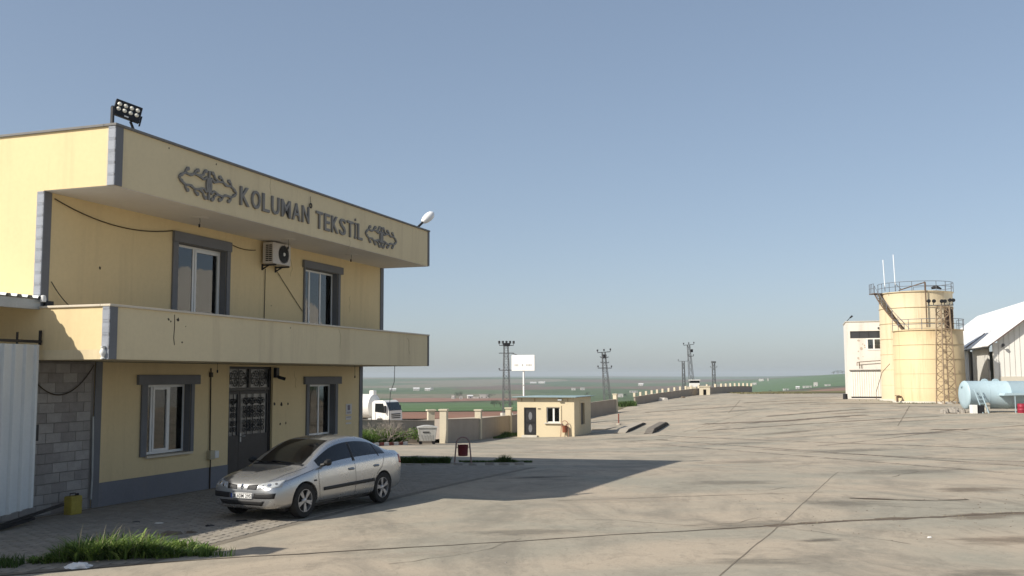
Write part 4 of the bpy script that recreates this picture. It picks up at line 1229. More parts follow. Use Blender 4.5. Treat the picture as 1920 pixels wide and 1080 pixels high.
def stain_mat(name, col, strength):
    m = bpy.data.materials.new(name); m.use_nodes = True
    nt = m.node_tree; b = nt.nodes['Principled BSDF']; o = nt.nodes['Material Output']
    b.inputs['Base Color'].default_value = (*col, 1); b.inputs['Roughness'].default_value = .9
    at = node(nt, 'ShaderNodeAttribute'); at.attribute_name = 'fade'
    geo = node(nt, 'ShaderNodeNewGeometry')
    mp = node(nt, 'ShaderNodeMapping'); mp.inputs['Scale'].default_value = (.45, 1.3, 1); mp.inputs['Rotation'].default_value = (0, 0, -.2); nt.links.new(geo.outputs['Position'], mp.inputs['Vector'])
    n1 = node(nt, 'ShaderNodeTexNoise'); n1.inputs['Scale'].default_value = 2.6; n1.inputs['Detail'].default_value = 9; n1.inputs['Roughness'].default_value = .72
    nt.links.new(mp.outputs[0], n1.inputs['Vector'])
    ml = node(nt, 'ShaderNodeMath', operation='MULTIPLY'); nt.links.new(at.outputs['Fac'], ml.inputs[0]); nt.links.new(n1.outputs['Fac'], ml.inputs[1])
    mr = node(nt, 'ShaderNodeMapRange'); mr.inputs[1].default_value = .24; mr.inputs[2].default_value = .42; mr.inputs[4].default_value = strength; nt.links.new(ml.outputs[0], mr.inputs[0])
    tr = node(nt, 'ShaderNodeBsdfTransparent'); mx = node(nt, 'ShaderNodeMixShader')
    nt.links.new(mr.outputs[0], mx.inputs[0]); nt.links.new(tr.outputs[0], mx.inputs[1]); nt.links.new(b.outputs[0], mx.inputs[2]); nt.links.new(mx.outputs[0], o.inputs['Surface'])
    return m
M_ST1 = stain_mat('grey_stain', (.17,.157,.128), .36); M_ST2 = stain_mat('brown_stain', (.18,.138,.098), .45); M_ST3 = stain_mat('oil_stain', (.075,.066,.055), .5); M_ST4 = stain_mat('pale_patch', (.42,.37,.295), .5)
def stain(x, y, rx, ry, rot, m, k):
    mb = MB(); nr, na_ = 7, 22; fade = []
    for i in range(nr + 1):
        t = i/nr
        for j in range(na_):
            a = 2*PI*j/na_; q = 1 + .35*noise.noise(Vector((math.cos(a)*1.3 + x, math.sin(a)*1.3 + y, k)))
            u, v = rx*t*q*math.cos(a), ry*t*q*math.sin(a)
            X, Y = x + u*math.cos(rot) - v*math.sin(rot), y + u*math.sin(rot) + v*math.cos(rot)
            mb.v.append((X, Y, terr(X, Y) + .0012 + .00025*k)); fade.append(1 - t)
    for i in range(nr):
        for j in range(na_): mb.f.append((i*na_+j, i*na_+(j+1) % na_, (i+1)*na_+(j+1) % na_, (i+1)*na_+j))
    o = mb.build('ground_stain', m, J, fix=False)
    at = o.data.attributes.new('fade', 'FLOAT', 'POINT')
    at.data.foreach_set('value', fade)
rs_ = random.Random(77); k = 0
for (x, y, rx, ry, m) in [(4.2, 18.4, 2.6, 1.0, M_ST1), (.2, 17.6, 2.2, .9, M_ST1), (7.2, 21.8, 2.4, 1.2, M_ST1), (9.2, 19.6, 2.2, .9, M_ST2), (3.5, 14.7, 1.8, .7, M_ST1), (8.2, 16.6, 2.2, .9, M_ST2), (6.5, 13.8, 1.5, .6, M_ST1), (-1.5, 15.4, 1.6, .6, M_ST4), (2.4, 22.5, 3.0, 1.5, M_ST4),
                          (6.0, 26.8, 3.2, 1.4, M_ST1), (11.5, 24.8, 2.6, 1.3, M_ST2), (12.0, 30.5, 4.0, 2.0, M_ST1), (17, 34, 5, 2.4, M_ST4), (8.5, 36, 4.0, 2.0, M_ST1), (16, 27, 3.5, 1.5, M_ST1), (14.5, 43, 5.0, 2.4, M_ST1), (25, 47, 6, 2.6, M_ST1), (6, 46, 4, 2, M_ST4), (22, 54.5, 5, 1.6, M_ST3), (31, 57, 6, 1.5, M_ST2),
                          (12, 53, 5, 2.5, M_ST1), (17, 62, 6, 2, M_ST2), (26, 66, 6, 2, M_ST1), (20, 75, 7, 1.8, M_ST3), (28, 80, 8, 2.2, M_ST2), (36, 88, 7, 2.5, M_ST1), (22, 95, 8, 3, M_ST1), (30, 105, 9, 3, M_ST2), (20, 115, 7, 3, M_ST1), (38, 125, 10, 4, M_ST2), (10, 92, 5, 2.5, M_ST1), (7, 66, 4, 2, M_ST1), (25.5, 56, 1.2, .6, M_ST3), (36, 97, 6, 1.5, M_ST3),
                          (-3.0, 24.5, 1.2, .7, M_ST1), (.8, 28.5, 2.0, .8, M_ST3), (1.5, 45, 4, 2, M_ST4), (-1, 52, 4, 2.4, M_ST4), (10.8, 15.6, 1.7, .7, M_ST1), (5.0, 16.6, 1.0, .4, M_ST3), (12.8, 20.6, 1.8, .5, M_ST3)]:
    stain(x, y, rx, ry, rs_.uniform(-.1, .45), m, k); k += 1
# ------------------------------------------------------------------ silver saloon car
def car_paint():
    m = bpy.data.materials.new('silver_paint'); m.use_nodes = True
    nt = m.node_tree; b = nt.nodes['Principled BSDF']
    b.inputs['Metallic'].default_value = .72; b.inputs['Roughness'].default_value = .34
    b.inputs['Coat Weight'].default_value = .9; b.inputs['Coat Roughness'].default_value = .05
    geo = node(nt, 'ShaderNodeNewGeometry')
    n1 = node(nt, 'ShaderNodeTexNoise'); n1.inputs['Scale'].default_value = 2.5; n1.inputs['Detail'].default_value = 6
    nt.links.new(geo.outputs['Position'], n1.inputs['Vector'])
    sp = node(nt, 'ShaderNodeSeparateXYZ'); nt.links.new(geo.outputs['Position'], sp.inputs[0])
    mz = node(nt, 'ShaderNodeMapRange'); mz.inputs[1].default_value = .65; mz.inputs[2].default_value = .15; mz.inputs[4].default_value = .9
    nt.links.new(sp.outputs['Z'], mz.inputs[0])
    mu = node(nt, 'ShaderNodeMath', operation='MULTIPLY'); nt.links.new(mz.outputs[0], mu.inputs[0]); nt.links.new(n1.outputs['Fac'], mu.inputs[1])
    mx = node(nt, 'ShaderNodeMix', data_type='RGBA'); mx.inputs[6].default_value = (.44,.45,.46, 1); mx.inputs[7].default_value = (.36,.31,.25, 1)   # road dust on the sills
    nt.links.new(mu.outputs[0], mx.inputs[0]); nt.links.new(mx.outputs[2], b.inputs['Base Color'])
    rr = node(nt, 'ShaderNodeMapRange'); rr.inputs[3].default_value = .20; rr.inputs[4].default_value = .36
    nt.links.new(n1.outputs['Fac'], rr.inputs[0]); nt.links.new(rr.outputs[0], b.inputs['Roughness'])
    return m
M_CAR = car_paint()
M_CGL = mat('tinted_glass', (.008,.010,.012), .08, .1, spec=.5)
M_CBLK = mat('black_plastic', (.022,.022,.023), .55, .15, 8, 40)
M_CGRY = mat('grey_plastic', (.10,.10,.105), .5, .1, 8, 40)
M_TYRE = mat('tyre_rubber', (.025,.024,.023), .85, .2, 8, 40)
M_RIM = mat('alloy', (.40,.40,.41), .35, .12, 8, 40, metal=.7)
M_HLAMP = mat('lamp_clear', (.40,.42,.43), .16, .25, 14, 40, spec=.6, metal=.1)
M_TLAMP = mat('lamp_red', (.25,.015,.015), .2, .1)
M_CHROME = mat('chrome', (.75,.75,.76), .12, .03, metal=1.0)
M_SEAM = mat('panel_gap', (.03,.03,.03), .8)

ST = [  # x, half width, bottom, shoulder z, shoulder half width, rail z, rail half width, top z
 (2.165,.52,.34,.53,.49,.585,.36,.605),
 (2.14,.675,.26,.595,.64,.655,.47,.675),
 (2.07, .755,.215,.655,.72,.72,.52,.742),
 (1.90, .815,.20,.72,.77,.783,.56,.807),
 (1.66, .85,.20,.785,.80,.843,.60,.866),
 (1.30, .872,.20,.84,.815,.893,.64,.915),
 (1.12, .883,.20,.885,.825,.937,.675,.960),
 (.93,  .888,.20,.912,.835,1.04,.685,1.066),
 (.57,  .889,.20,.93,.838,1.215,.635,1.256),
 (.18,  .889,.20,.945,.838,1.350,.592,1.402),
 (-.30, .889,.20,.96,.838,1.392,.575,1.452),
 (-.78, .888,.20,.975,.836,1.375,.57,1.437),
 (-1.16,.884,.20,.99,.83,1.312,.575,1.362),
 (-1.52,.875,.205,1.0,.818,1.168,.60,1.20),
 (-1.80,.86,.22,1.0,.80,1.062,.65,1.082),
 (-2.05,.825,.25,.995,.765,1.055,.66,1.072),
 (-2.22,.775,.29,.97,.71,1.04,.62,1.055),
 (-2.29,.70,.34,.90,.64,.965,.54,.985),
 (-2.31,.52,.42,.80,.46,.84,.38,.85)]
def section(s):
    x, w, zb, zs, ws, zr, wr, zt = s
    up_ = lambda q: q + max(0, q - .6)*.06
    zs, zr, zt = up_(zs), up_(zr), up_(zt)
    h_ = zs - zb
    P = [(0, zb), (w*.72, zb), (w*.93, zb + .035), (w*.985, zb + .13*h_ + .03), (w, zb + .42*h_), (w*.998, zb + .70*h_), (ws + (w - ws)*.55, zs - .045), (ws, zs)]
    for t in (.10, .5, .90, 1.0):
        P.append((ws + (wr - ws)*(t**1.15), zs + (zr - zs)*t))
    P += [(wr*.86, zr + .62*(zt - zr)), (wr*.45, zt - .012*(zt - zr > .02)), (0, zt)]
    return P
NS = len(section(ST[0]))
def car_body():
    bm = bmesh.new()
    rings = []
    for s in ST:
        P = section(s)
        ring = [bm.verts.new((s[0], y, z)) for (y, z) in P] + [bm.verts.new((s[0], -y, z)) for (y, z) in P[-2:0:-1]]
        rings.append(ring)
    n = len(rings[0])
    def kind(i, j):
        a = j if j < NS - 1 else n - 1 - j      # mirror index of the strip
        xm = (ST[i][0] + ST[i+1][0])/2
        if 8 <= a <= 9 and ST[i][0] <= .94 and ST[i+1][0] >= -1.53: return 1     # side glass
        if a >= 11 + 0 and a >= 12 and ST[i][0] <= 1.13 and ST[i+1][0] >= .17: return 2
        if a >= 12 and ST[i][0] <= -1.15 and ST[i+1][0] >= -1.81: return 3
        return 0
    for i in range(len(rings) - 1):
        for j in range(n):
            f = bm.faces.new((rings[i][j], rings[i][(j+1) % n], rings[i+1][(j+1) % n], rings[i+1][j]))
            f.material_index = kind(i, j)
    for ring, x, k in ((rings[0], 2.172, .55), (rings[-1], -2.314, .6)):
        cy = 0; cz = sum(v.co.z for v in ring)/n
        inner = [bm.verts.new((x, v.co.y*k, cz + (v.co.z - cz)*k)) for v in ring]
        for j in range(n):
            bm.faces.new((ring[j], ring[(j+1) % n], inner[(j+1) % n], inner[j]))
        bm.faces.new(inner)
    bmesh.ops.recalc_face_normals(bm, faces=bm.faces)
    me = bpy.data.meshes.new('car_cage'); bm.to_mesh(me); bm.free()
    for m in (M_CAR, M_CGL, M_CGL, M_CGL): me.materials.append(m)
    o = bpy.data.objects.new('car_cage', me); COL.objects.link(o)
    md = o.modifiers.new('s', 'SUBSURF'); md.levels = 2; md.render_levels = 2
    dg = bpy.context.evaluated_depsgraph_get()
    full = bpy.data.meshes.new_from_object(o.evaluated_get(dg))
    bpy.data.objects.remove(o)
    return full
full = car_body()
bvh = BVHTree.FromPolygons([v.co.copy() for v in full.vertices], [tuple(p.vertices) for p in full.polygons])

CAR = thing('car', 'dusty silver saloon car parked in front of the office door', 'car', (-4.19, 20.93, 0), math.atan2(-.898, -.439))
_cx, _cy = CAR.location.x, CAR.location.y
def carw(lx, ly):
    a = CAR.rotation_euler.z
    return (_cx + lx*math.cos(a) - ly*math.sin(a), _cy + lx*math.sin(a) + ly*math.cos(a))
zf = terr(*carw(1.343, 0)); zr_ = terr(*carw(-1.343, 0))
CAR.location.z = (zf + zr_)/2 + .016
CAR.rotation_euler = Euler((0, -math.atan2(zf - zr_, 2.686), CAR.rotation_euler.z), 'XYZ')

def split(full, idx, name, m):
    keep = [p for p in full.polygons if p.material_index == idx]
    mp = {}; v = []; f = []
    for p in keep:
        q = []
        for vi in p.vertices:
            if vi not in mp: mp[vi] = len(v); v.append(tuple(full.vertices[vi].co))
            q.append(mp[vi])
        f.append(tuple(q))
    mb = MB(); mb.v = v; mb.f = f
    me = mb.mesh(name, m, 'all', fix=False)
    return bpy.data.objects.new(name, me)
# shell with the four wheel arches cut out
shell = bpy.data.objects.new('body', full); COL.objects.link(shell)
cut = MB()
for sx in (1.343, -1.343):
    for sy in (-1, 1):
        cut.lathe([(.001, .50*sy), (.365, .50*sy), (.365, 1.1*sy), (.001, 1.1*sy)], 40, 'Y', c=(sx, 0, .338))
cutter = cut.build('cutter', M_CBLK)
md = shell.modifiers.new('b', 'BOOLEAN'); md.object = cutter; md.operation = 'DIFFERENCE'; md.solver = 'EXACT'
dg = bpy.context.evaluated_depsgraph_get()
cutme = bpy.data.meshes.new_from_object(shell.evaluated_get(dg))
bpy.data.objects.remove(shell); bpy.data.objects.remove(cutter)
for idx, nm, m in ((0, 'body', M_CAR), (2, 'windscreen', M_CGL), (3, 'rear_window', M_CGL)):
    o = split(cutme, idx, nm, m)
    link(o, CAR)
    if nm == 'body':
        o.data.set_sharp_from_angle(angle=R(50))
# side glass, left and right
sg_ = split(cutme, 1, 'side_window', M_CGL)
for sgn in (1, -1):
    mb = MB(); vs_ = [tuple(v.co) for v in sg_.data.vertices]
    for p in sg_.data.polygons:
        if sum(vs_[i][1] for i in p.vertices)*sgn > 0:
            k = len(mb.v); mb.v += [vs_[i] for i in p.vertices]; mb.f.append(tuple(range(k, k + len(p.vertices))))
    me = mb.mesh('side_window', M_CGL, 'all', fix=False)
    bm = bmesh.new(); bm.from_mesh(me); bmesh.ops.remove_doubles(bm, verts=bm.verts, dist=1e-5); bm.to_mesh(me); bm.free()
    link(bpy.data.objects.new('side_window', me), CAR)
bpy.data.objects.remove(sg_)

def cast(u, v, axis, sgn=1):
    """surface point hit from outside: axis 'Y' (from the side; u = x, v = z) or 'X' (from front/rear; u = y, v = z)"""
    if axis == 'Y': o_, d_ = Vector((u, 3*sgn, v)), Vector((0, -sgn, 0))
    elif axis == 'X': o_, d_ = Vector((4*sgn, u, v)), Vector((-sgn, 0, 0))
    else: o_, d_ = Vector((u, v, 3)), Vector((0, 0, -1))
    h_ = bvh.ray_cast(o_, d_)
    return (h_[0], h_[1]) if h_[0] is not None else (None, None)
def patch(c4, nu, nv, axis, sgn, off, thick=.004):
    """sheet laid on the bodywork between four corners (counter-clockwise), lifted by off"""
    mb = MB(); ok = True
    top = []; bot = []
    for j in range(nv + 1):
        for i in range(nu + 1):
            s, t = i/nu, j/nv
            u = (c4[0][0]*(1-s) + c4[1][0]*s)*(1-t) + (c4[3][0]*(1-s) + c4[2][0]*s)*t
            v = (c4[0][1]*(1-s) + c4[1][1]*s)*(1-t) + (c4[3][1]*(1-s) + c4[2][1]*s)*t
            p, nr = cast(u, v, axis, sgn)
            if p is None: return None
            if nr.dot(Vector((0, sgn, 0)) if axis == 'Y' else (Vector((sgn, 0, 0)) if axis == 'X' else Vector((0, 0, 1)))) < 0: nr = -nr
            top.append(p + nr*off); bot.append(p - nr*thick)
    n = nu + 1; N = len(top)
    mb.v = [tuple(p) for p in top] + [tuple(p) for p in bot]
    for j in range(nv):
        for i in range(nu):
            a = j*n + i
            mb.f.append((a, a+1, a+1+n, a+n))
    edge = [(i, i+1) for i in range(nu)] + [(nu + j*n, nu + (j+1)*n) for j in range(nv)] + [(nv*n + i + 1, nv*n + i) for i in range(nu)][::-1] + [((j+1)*n, j*n) for j in range(nv)]
    for a, b in edge: mb.f.append((a, N+a, N+b, b))
    return mb
def seam(pts, axis, sgn, w=.011, off=.0015, name='panel_gap', m=None, dens=.05):
    P = []
    for a, b in zip(pts, pts[1:]):
        n = max(1, int(math.hypot(b[0]-a[0], b[1]-a[1])/dens))
        P += [(a[0]+(b[0]-a[0])*i/n, a[1]+(b[1]-a[1])*i/n) for i in range(n)]
    P.append(pts[-1])
    mb = MB(); L_ = []
    for i, p in enumerate(P):
        q = P[min(i+1, len(P)-1)]; r = P[max(i-1, 0)]
        d = Vector((q[0]-r[0], q[1]-r[1])); d.normalize(); nn = Vector((-d.y, d.x))*w/2
        row = []
        for sg2 in (-1, 1):
            h_, nr = cast(p[0]+nn.x*sg2, p[1]+nn.y*sg2, axis, sgn)
            if h_ is None: return
            row.append(h_ + nr*off)
        L_.append(row)
    for row in L_: mb.v += [tuple(row[0]), tuple(row[1])]
    for i in range(len(L_)-1): mb.f.append((2*i, 2*i+1, 2*i+3, 2*i+2))
    mb.build(name, m or M_SEAM, CAR, fix=False)
def P_(name, c4, nu, nv, axis, sgn, off, m, parent=CAR):
    mb = patch(c4, nu, nv, axis, sgn, off)
    if mb: return mb.build(name, m, parent, smooth='all')
for sg_n in (1, -1):
    P_('b_pillar', [(-.22, .98), (-.31, .98), (-.34, 1.345), (-.27, 1.35)], 2, 10, 'Y', sg_n, .003, M_CBLK)
    P_('quarter_divider', [(-1.19, 1.02), (-1.225, 1.02), (-1.19, 1.27), (-1.155, 1.27)], 1, 8, 'Y', sg_n, .003, M_CBLK)
    P_('side_moulding', [(.80, .475), (-.98, .50), (-.98, .57), (.80, .54)], 24, 3, 'Y', sg_n, .013, M_CBLK)
    seam([(.93, .93), (.96, .75), (.90, .34)], 'Y', sg_n); seam([(-.27, .97), (-.30, .6), (-.28, .27)], 'Y', sg_n)
    seam([(-.98, .28), (-1.0, .5), (-1.12, .68), (-1.30, .80), (-1.40, 1.0)], 'Y', sg_n); seam([(.90, .28), (-.98, .27)], 'Y', sg_n, w=.010)
    seam([(1.06, .90), (1.55, .80), (1.86, .735)], 'Y', sg_n, w=.006)
    P_('indicator', [(1.10, .68), (1.02, .68), (1.02, .71), (1.10, .71)], 2, 1, 'Y', sg_n, .006, M_CBLK)
    for x in (-.14, -1.06):
        P_('handle_recess', [(x + .10, .80), (x - .10, .80), (x - .10, .85), (x + .10, .85)], 4, 2, 'Y', sg_n, .002, M_CGRY)
        h_, nr = cast(x, .828, 'Y', sg_n)
        if h_ is not None:
            MB().tube([h_ + Vector((.10, .004*sg_n, 0)), h_ + Vector((.05, .032*sg_n, .004)), h_ + Vector((-.05, .032*sg_n, .004)), h_ + Vector((-.10, .004*sg_n, 0))], .013, 6).build('door_handle', M_CAR, CAR, smooth=True)
    # mirror
    h_, nr = cast(.74, .99, 'Y', sg_n)
    base = Vector((.80, .83*sg_n, .985))
    s = MB(); s.tube([base + Vector((.0, -.02*sg_n, -.02)), base + Vector((-.01, .07*sg_n, 0))], .035, 8)
    c_ = base + Vector((-.02, .12*sg_n, .035))
    s.tube([c_ + Vector((.09, -.02*sg_n, 0)), c_ + Vector((.06, 0, 0)), c_ + Vector((0, 0, 0)), c_ + Vector((-.055, 0, 0)), c_ + Vector((-.06, 0, 0))], [.015, .05, .066, .066, .055], 12)
    s.build('mirror', M_CBLK, CAR, smooth=True)
    # lamps front and rear
    hl = P_('headlight', [(.37*sg_n, .60), (.775*sg_n, .64), (.765*sg_n, .765), (.395*sg_n, .70)], 14, 6, 'X', 1, .004, M_HLAMP)
    if hl:
        for (yy, zz, r) in ((.47, .652, .034), (.59, .678, .040), (.69, .70, .028)):
            h2, n2 = cast(yy*sg_n, zz, 'X', 1)
            if h2 is not None:
                s = MB(); q = n2.to_track_quat('Z', 'Y').to_matrix().to_4x4(); q.translation = h2 + n2*.005
                s.lathe([(.001, .004), (r*.8, .006), (r, .0), (r, -.003)], 14); s.v = [tuple(q @ Vector(v)) for v in s.v]
                s.build('reflector', M_CHROME if yy < .6 else M_CGRY, hl, smooth=True)
    P_('tail_light', [(-2.20, .80), (-2.06, .82), (-2.04, 1.00), (-2.22, .99)], 5, 6, 'Y', sg_n, .005, M_TLAMP)
    P_('grille', [(.115*sg_n, .59), (.345*sg_n, .592), (.365*sg_n, .685), (.135*sg_n, .665)], 6, 4, 'X', 1, .003, M_CBLK)
    for k in range(3):
        zz = .605 + k*.022
        P_('grille_bar', [(.125*sg_n, zz), (.34*sg_n, zz + .004), (.34*sg_n, zz + .011), (.125*sg_n, zz + .007)], 6, 1, 'X', 1, .007, M_CGRY)
    P_('bumper_insert', [(.30*sg_n, .425), (.72*sg_n, .435), (.735*sg_n, .535), (.30*sg_n, .525)], 10, 3, 'X', 1, .004, M_CBLK)
    P_('rear_bumper_strip', [(.15*sg_n, .5), (.62*sg_n, .5), (.62*sg_n, .56), (.15*sg_n, .56)], 8, 2, 'X', -1, .006, M_CBLK)
P_('bumper_strip', [(-.30, .425), (.30, .425), (.30, .525), (-.30, .525)], 12, 2, 'X', 1, .0035, M_CGRY)
P_('lower_intake', [(-.48, .30), (.48, .30), (.54, .385), (-.54, .385)], 14, 3, 'X', 1, .003, M_CBLK)
for sg_n in (-1, 1):
    seam([(.64*sg_n, .982), (.60*sg_n, 1.0)], 'Z', 1)
# bonnet gaps follow the upper face
seam([(1.12, .70), (1.5, .65), (1.9, .59), (2.02, .52)], 'Z', 1, w=.010); seam([(1.12, -.70), (1.5, -.65), (1.9, -.59), (2.02, -.52)], 'Z', 1, w=.010)
# black cowl with wipers at the foot of the windscreen
P_('cowl', [(1.09, -.62), (1.15, -.62), (1.15, .62), (1.09, .62)], 2, 16, 'Z', 1, .004, M_CBLK)
def on_top(x, y, off=.015):
    p, n_ = cast(x, y, 'Z'); return p + n_*off
for (y0, y1) in ((.30, -.25), (-.28, -.66)):
    s = MB(); s.tube([on_top(1.11, y0, .02), on_top(1.07, (y0+y1)/2, .03), on_top(1.02, y1, .015)], .008, 5); s.tube([on_top(1.08, y0 + .12, .012), on_top(1.02, y1 + .02, .012)], .007, 4); s.build('wiper', M_CBLK, CAR)
# badge: an open upright lozenge on the nose
h_, nr = cast(0, .63, 'X', 1)
s = MB()
oz = [(0, .058), (.036, 0), (0, -.058), (-.036, 0)]; iz = [(0, .030), (.016, 0), (0, -.030), (-.016, 0)]
k = 0
for (e, Q) in ((.012, oz), (.012, iz), (-.03, oz), (-.03, iz)):
    for (u, w_) in Q: s.v.append((h_.x + e, u, h_.z + w_))
for j in range(4):
    j2 = (j+1) % 4
    s.f += [(j, j2, 4+j2, 4+j), (j, 8+j, 8+j2, j2), (4+j, 4+j2, 12+j2, 12+j)]
s.build('badge', M_CHROME, CAR)
# number plate
pp, _ = cast(0, .455, 'X', 1)
pl = MB().box(pp.x + .0, pp.x + .016, -.26, .26, .415, .525).build('number_plate', mat('plate_white', (.74,.74,.72), .4, .04), CAR, bevel=.004)
MB().box(pp.x + .0165, pp.x + .0175, .215, .254, .42, .52).build('plate_band', mat('plate_blue', (.03,.08,.35), .4), pl)
s = MB().panel(-.255, .255, .42, .52, -.001, 0, [(-.248, .248, .427, .513)]); s.v = [(pp.x + .0175 - v[1], v[0], v[2]) for v in s.v]; s.build('plate_rim', M_CBLK, pl)
def plate_text(txt, y0, y1, z0, z1, x):
    cu = bpy.data.curves.new('plate_character', 'FONT'); cu.body = txt; cu.extrude = .001; cu.offset = .012; cu.resolution_u = 3
    o = bpy.data.objects.new('t', cu); COL.objects.link(o)
    dg = bpy.context.evaluated_depsgraph_get(); me = bpy.data.meshes.new_from_object(o.evaluated_get(dg))
    bpy.data.objects.remove(o); bpy.data.curves.remove(cu)
    xs = [v.co.x for v in me.vertices]; zs = [v.co.y for v in me.vertices]
    a, b, c, d = min(xs), max(xs), min(zs), max(zs)
    for v in me.vertices: v.co = Vector((x + v.co.z, y0 + (v.co.x - a)/(b - a)*(y1 - y0), z0 + (v.co.y - c)/(d - c)*(z1 - z0)))
    me.materials.clear(); me.materials.append(M_BLACK); me.name = 'plate_character'
    link(bpy.data.objects.new('plate_character', me), pl)
# seen from the front, +y of the car lies on the right
yy_ = -.205
for ch, w_ in zip('21 ADM 295', (.036, .024, .022, .046, .044, .054, .022, .038, .038, .038)):
    if ch != ' ': plate_text(ch, yy_, yy_ + w_, .437, .503, pp.x + .0185)
    yy_ += w_ + .0085
bpy.data.objects[pl.name].children[0].location.y = -.47      # country band at the other end
# number plate recess, exhaust, aerial
MB().tube([(-.55, 0, 1.44), (-.72, 0, 1.50)], .006, 5).build('aerial', M_CBLK, CAR)
MB().box(-1.9, 1.75, -.70, .70, .17, .22).build('underbody', M_CBLK, CAR)
for sx in (1.343, -1.343):
    MB().box(sx - .33, sx + .33, -.70, .70, .22, .60).build('wheel_well', M_CBLK, CAR)
for (x, y) in ((1.5, .45), (1.5, -.45)): MB().box(x - .02, x + .02, y - .12, y + .12, .12, .2).build('air_dam', M_CBLK, CAR)

# wheels
def wheel():
    w = MB().lathe([(.205, -.085), (.27, -.098), (.300, -.09), (.3145, -.06), (.3165, 0), (.3145, .06), (.300, .09), (.27, .098), (.205, .085)], 40, 'Y')
    tyre = w.mesh('tyre', M_TYRE, True)
    r = MB().lathe([(.21, .075), (.206, .088), (.198, .088), (.192, .06), (.185, .0), (.185, -.07)], 36, 'Y')
    for k in range(5):
        a = 2*PI*k/5 + .3
        for da in (-.13, .13):
            p0 = Vector((.05*math.sin(a + da*.5), .072, .05*math.cos(a + da*.5))); p1 = Vector((.195*math.sin(a + da), .078, .195*math.cos(a + da)))
            r.beam(p0, p1, .036, .022, up=(0, 1, 0))
    r.lathe([(.001, .088), (.035, .088), (.05, .08), (.062, .06), (.062, .03)], 18, 'Y')
    rim = r.mesh('rim', M_RIM, True)
    d = MB().lathe([(.001, .02), (.19, .02), (.19, -.05), (.001, -.05)], 24, 'Y').mesh('brake_disc', M_CBLK)
    nuts = MB()
    for k in range(5):
        a = 2*PI*k/5; nuts.lathe([(.008, .06), (.008, .086), (.001, .086)], 6, 'Y', c=(.045*math.sin(a), 0, .045*math.cos(a)))
    return tyre, rim, d
ty, ri, di = wheel()
for (x, y) in ((1.343, .772), (-1.343, .772), (1.343, -.772), (-1.343, -.772)):
    wo = link(bpy.data.objects.new('wheel', ty), CAR, loc=(x, y, .3325), rot=(0, (.35 if x > 0 else 1.1), (0 if y > 0 else PI)))
    wo.scale = (1.05, 1.0, 1.05)
    link(bpy.data.objects.new('rim', ri), wo); link(bpy.data.objects.new('brake_disc', di), wo)
# ------------------------------------------------------------------ tanks
def tank_mat(name, col):
    return mat(name, col, .6, .05, .25, 6, streak=.75, streak_col=(.34,.235,.12), streak_scale=1.3)
M_TANK = tank_mat('tank_cream', (.58,.49,.33)); M_TANK2 = tank_mat('tank_ochre', (.60,.475,.285))
M_RAIL = mat('rail_grey', (.13,.14,.16), .6, .15)
M_RUST = mat('rusted_steel', (.13,.085,.055), .85, .25, 4, 20)
def railing(par, c, R_, z, a0, a1, h=1.05, n=None, tilt=0):
    n = n or int(abs(a1 - a0)*R_/1.25)
    P = [a0 + (a1 - a0)*i/n for i in range(n + 1)]
    pt = lambda a, zz: (c[0] + R_*math.cos(a), c[1] + R_*math.sin(a), zz)
    for a in P: MB().tube([pt(a, z - .05), pt(a, z + h)], .035, 5).build('rail_post', M_RAIL, par)
    for hh in (h, h*.52):
        m = int(abs(a1 - a0)/.12) + 2
        MB().tube([pt(a0 + (a1 - a0)*i/m, z + hh) for i in range(m + 1)], .03, 5).build('rail', M_RAIL, par)
M_SEAMT = mat('weld_seam_paint', (.56,.455,.285), .7, .15, 2, 20)
def tank(name, label, X, Y, Rt, H, m, courses):
    z0 = terr(X, Y)
    t = thing(name, label, 'tank', (X, Y, z0))
    prof = [(Rt, -.3)]
    for i in range(courses):
        za, zb = H*i/courses, H*(i+1)/courses
        r = Rt - .012*i
        prof += [(r, za + .01), (r, zb - .01)]
    prof += [(Rt + .06, H - .02), (Rt + .06, H + .06), (Rt - .05, H + .06), (Rt*.5, H + .28), (.001, H + .4)]
    MB().lathe(prof, 72).build('shell', m, t, smooth=True)
    for i in range(1, courses):
        z = H*i/courses; MB().lathe([(Rt - .03, z - .03), (Rt + .012, z - .02), (Rt + .012, z + .02), (Rt - .03, z + .03)], 72).build('weld_seam', M_SEAMT, t, smooth=True)
    MB().lathe([(Rt + .25, -.4), (Rt + .25, .14), (Rt + .02, .16)], 60).build('footing', M_PALE, t)
    return t
tall = tank('storage_tank', 'taller cream storage tank with a stair and railings on top', 45.08, 110, 3.9, 11.8, M_TANK, 7)
short = tank('storage_tank', 'shorter ochre storage tank in front, with rust runs and a railed top', 42.93, 102, 3.41, 7.3, M_TANK2, 5)
railing(tall, (0, 0), 3.92, 11.86, R(150), R(430)); railing(short, (0, 0), 3.45, 7.36, R(172), R(372))
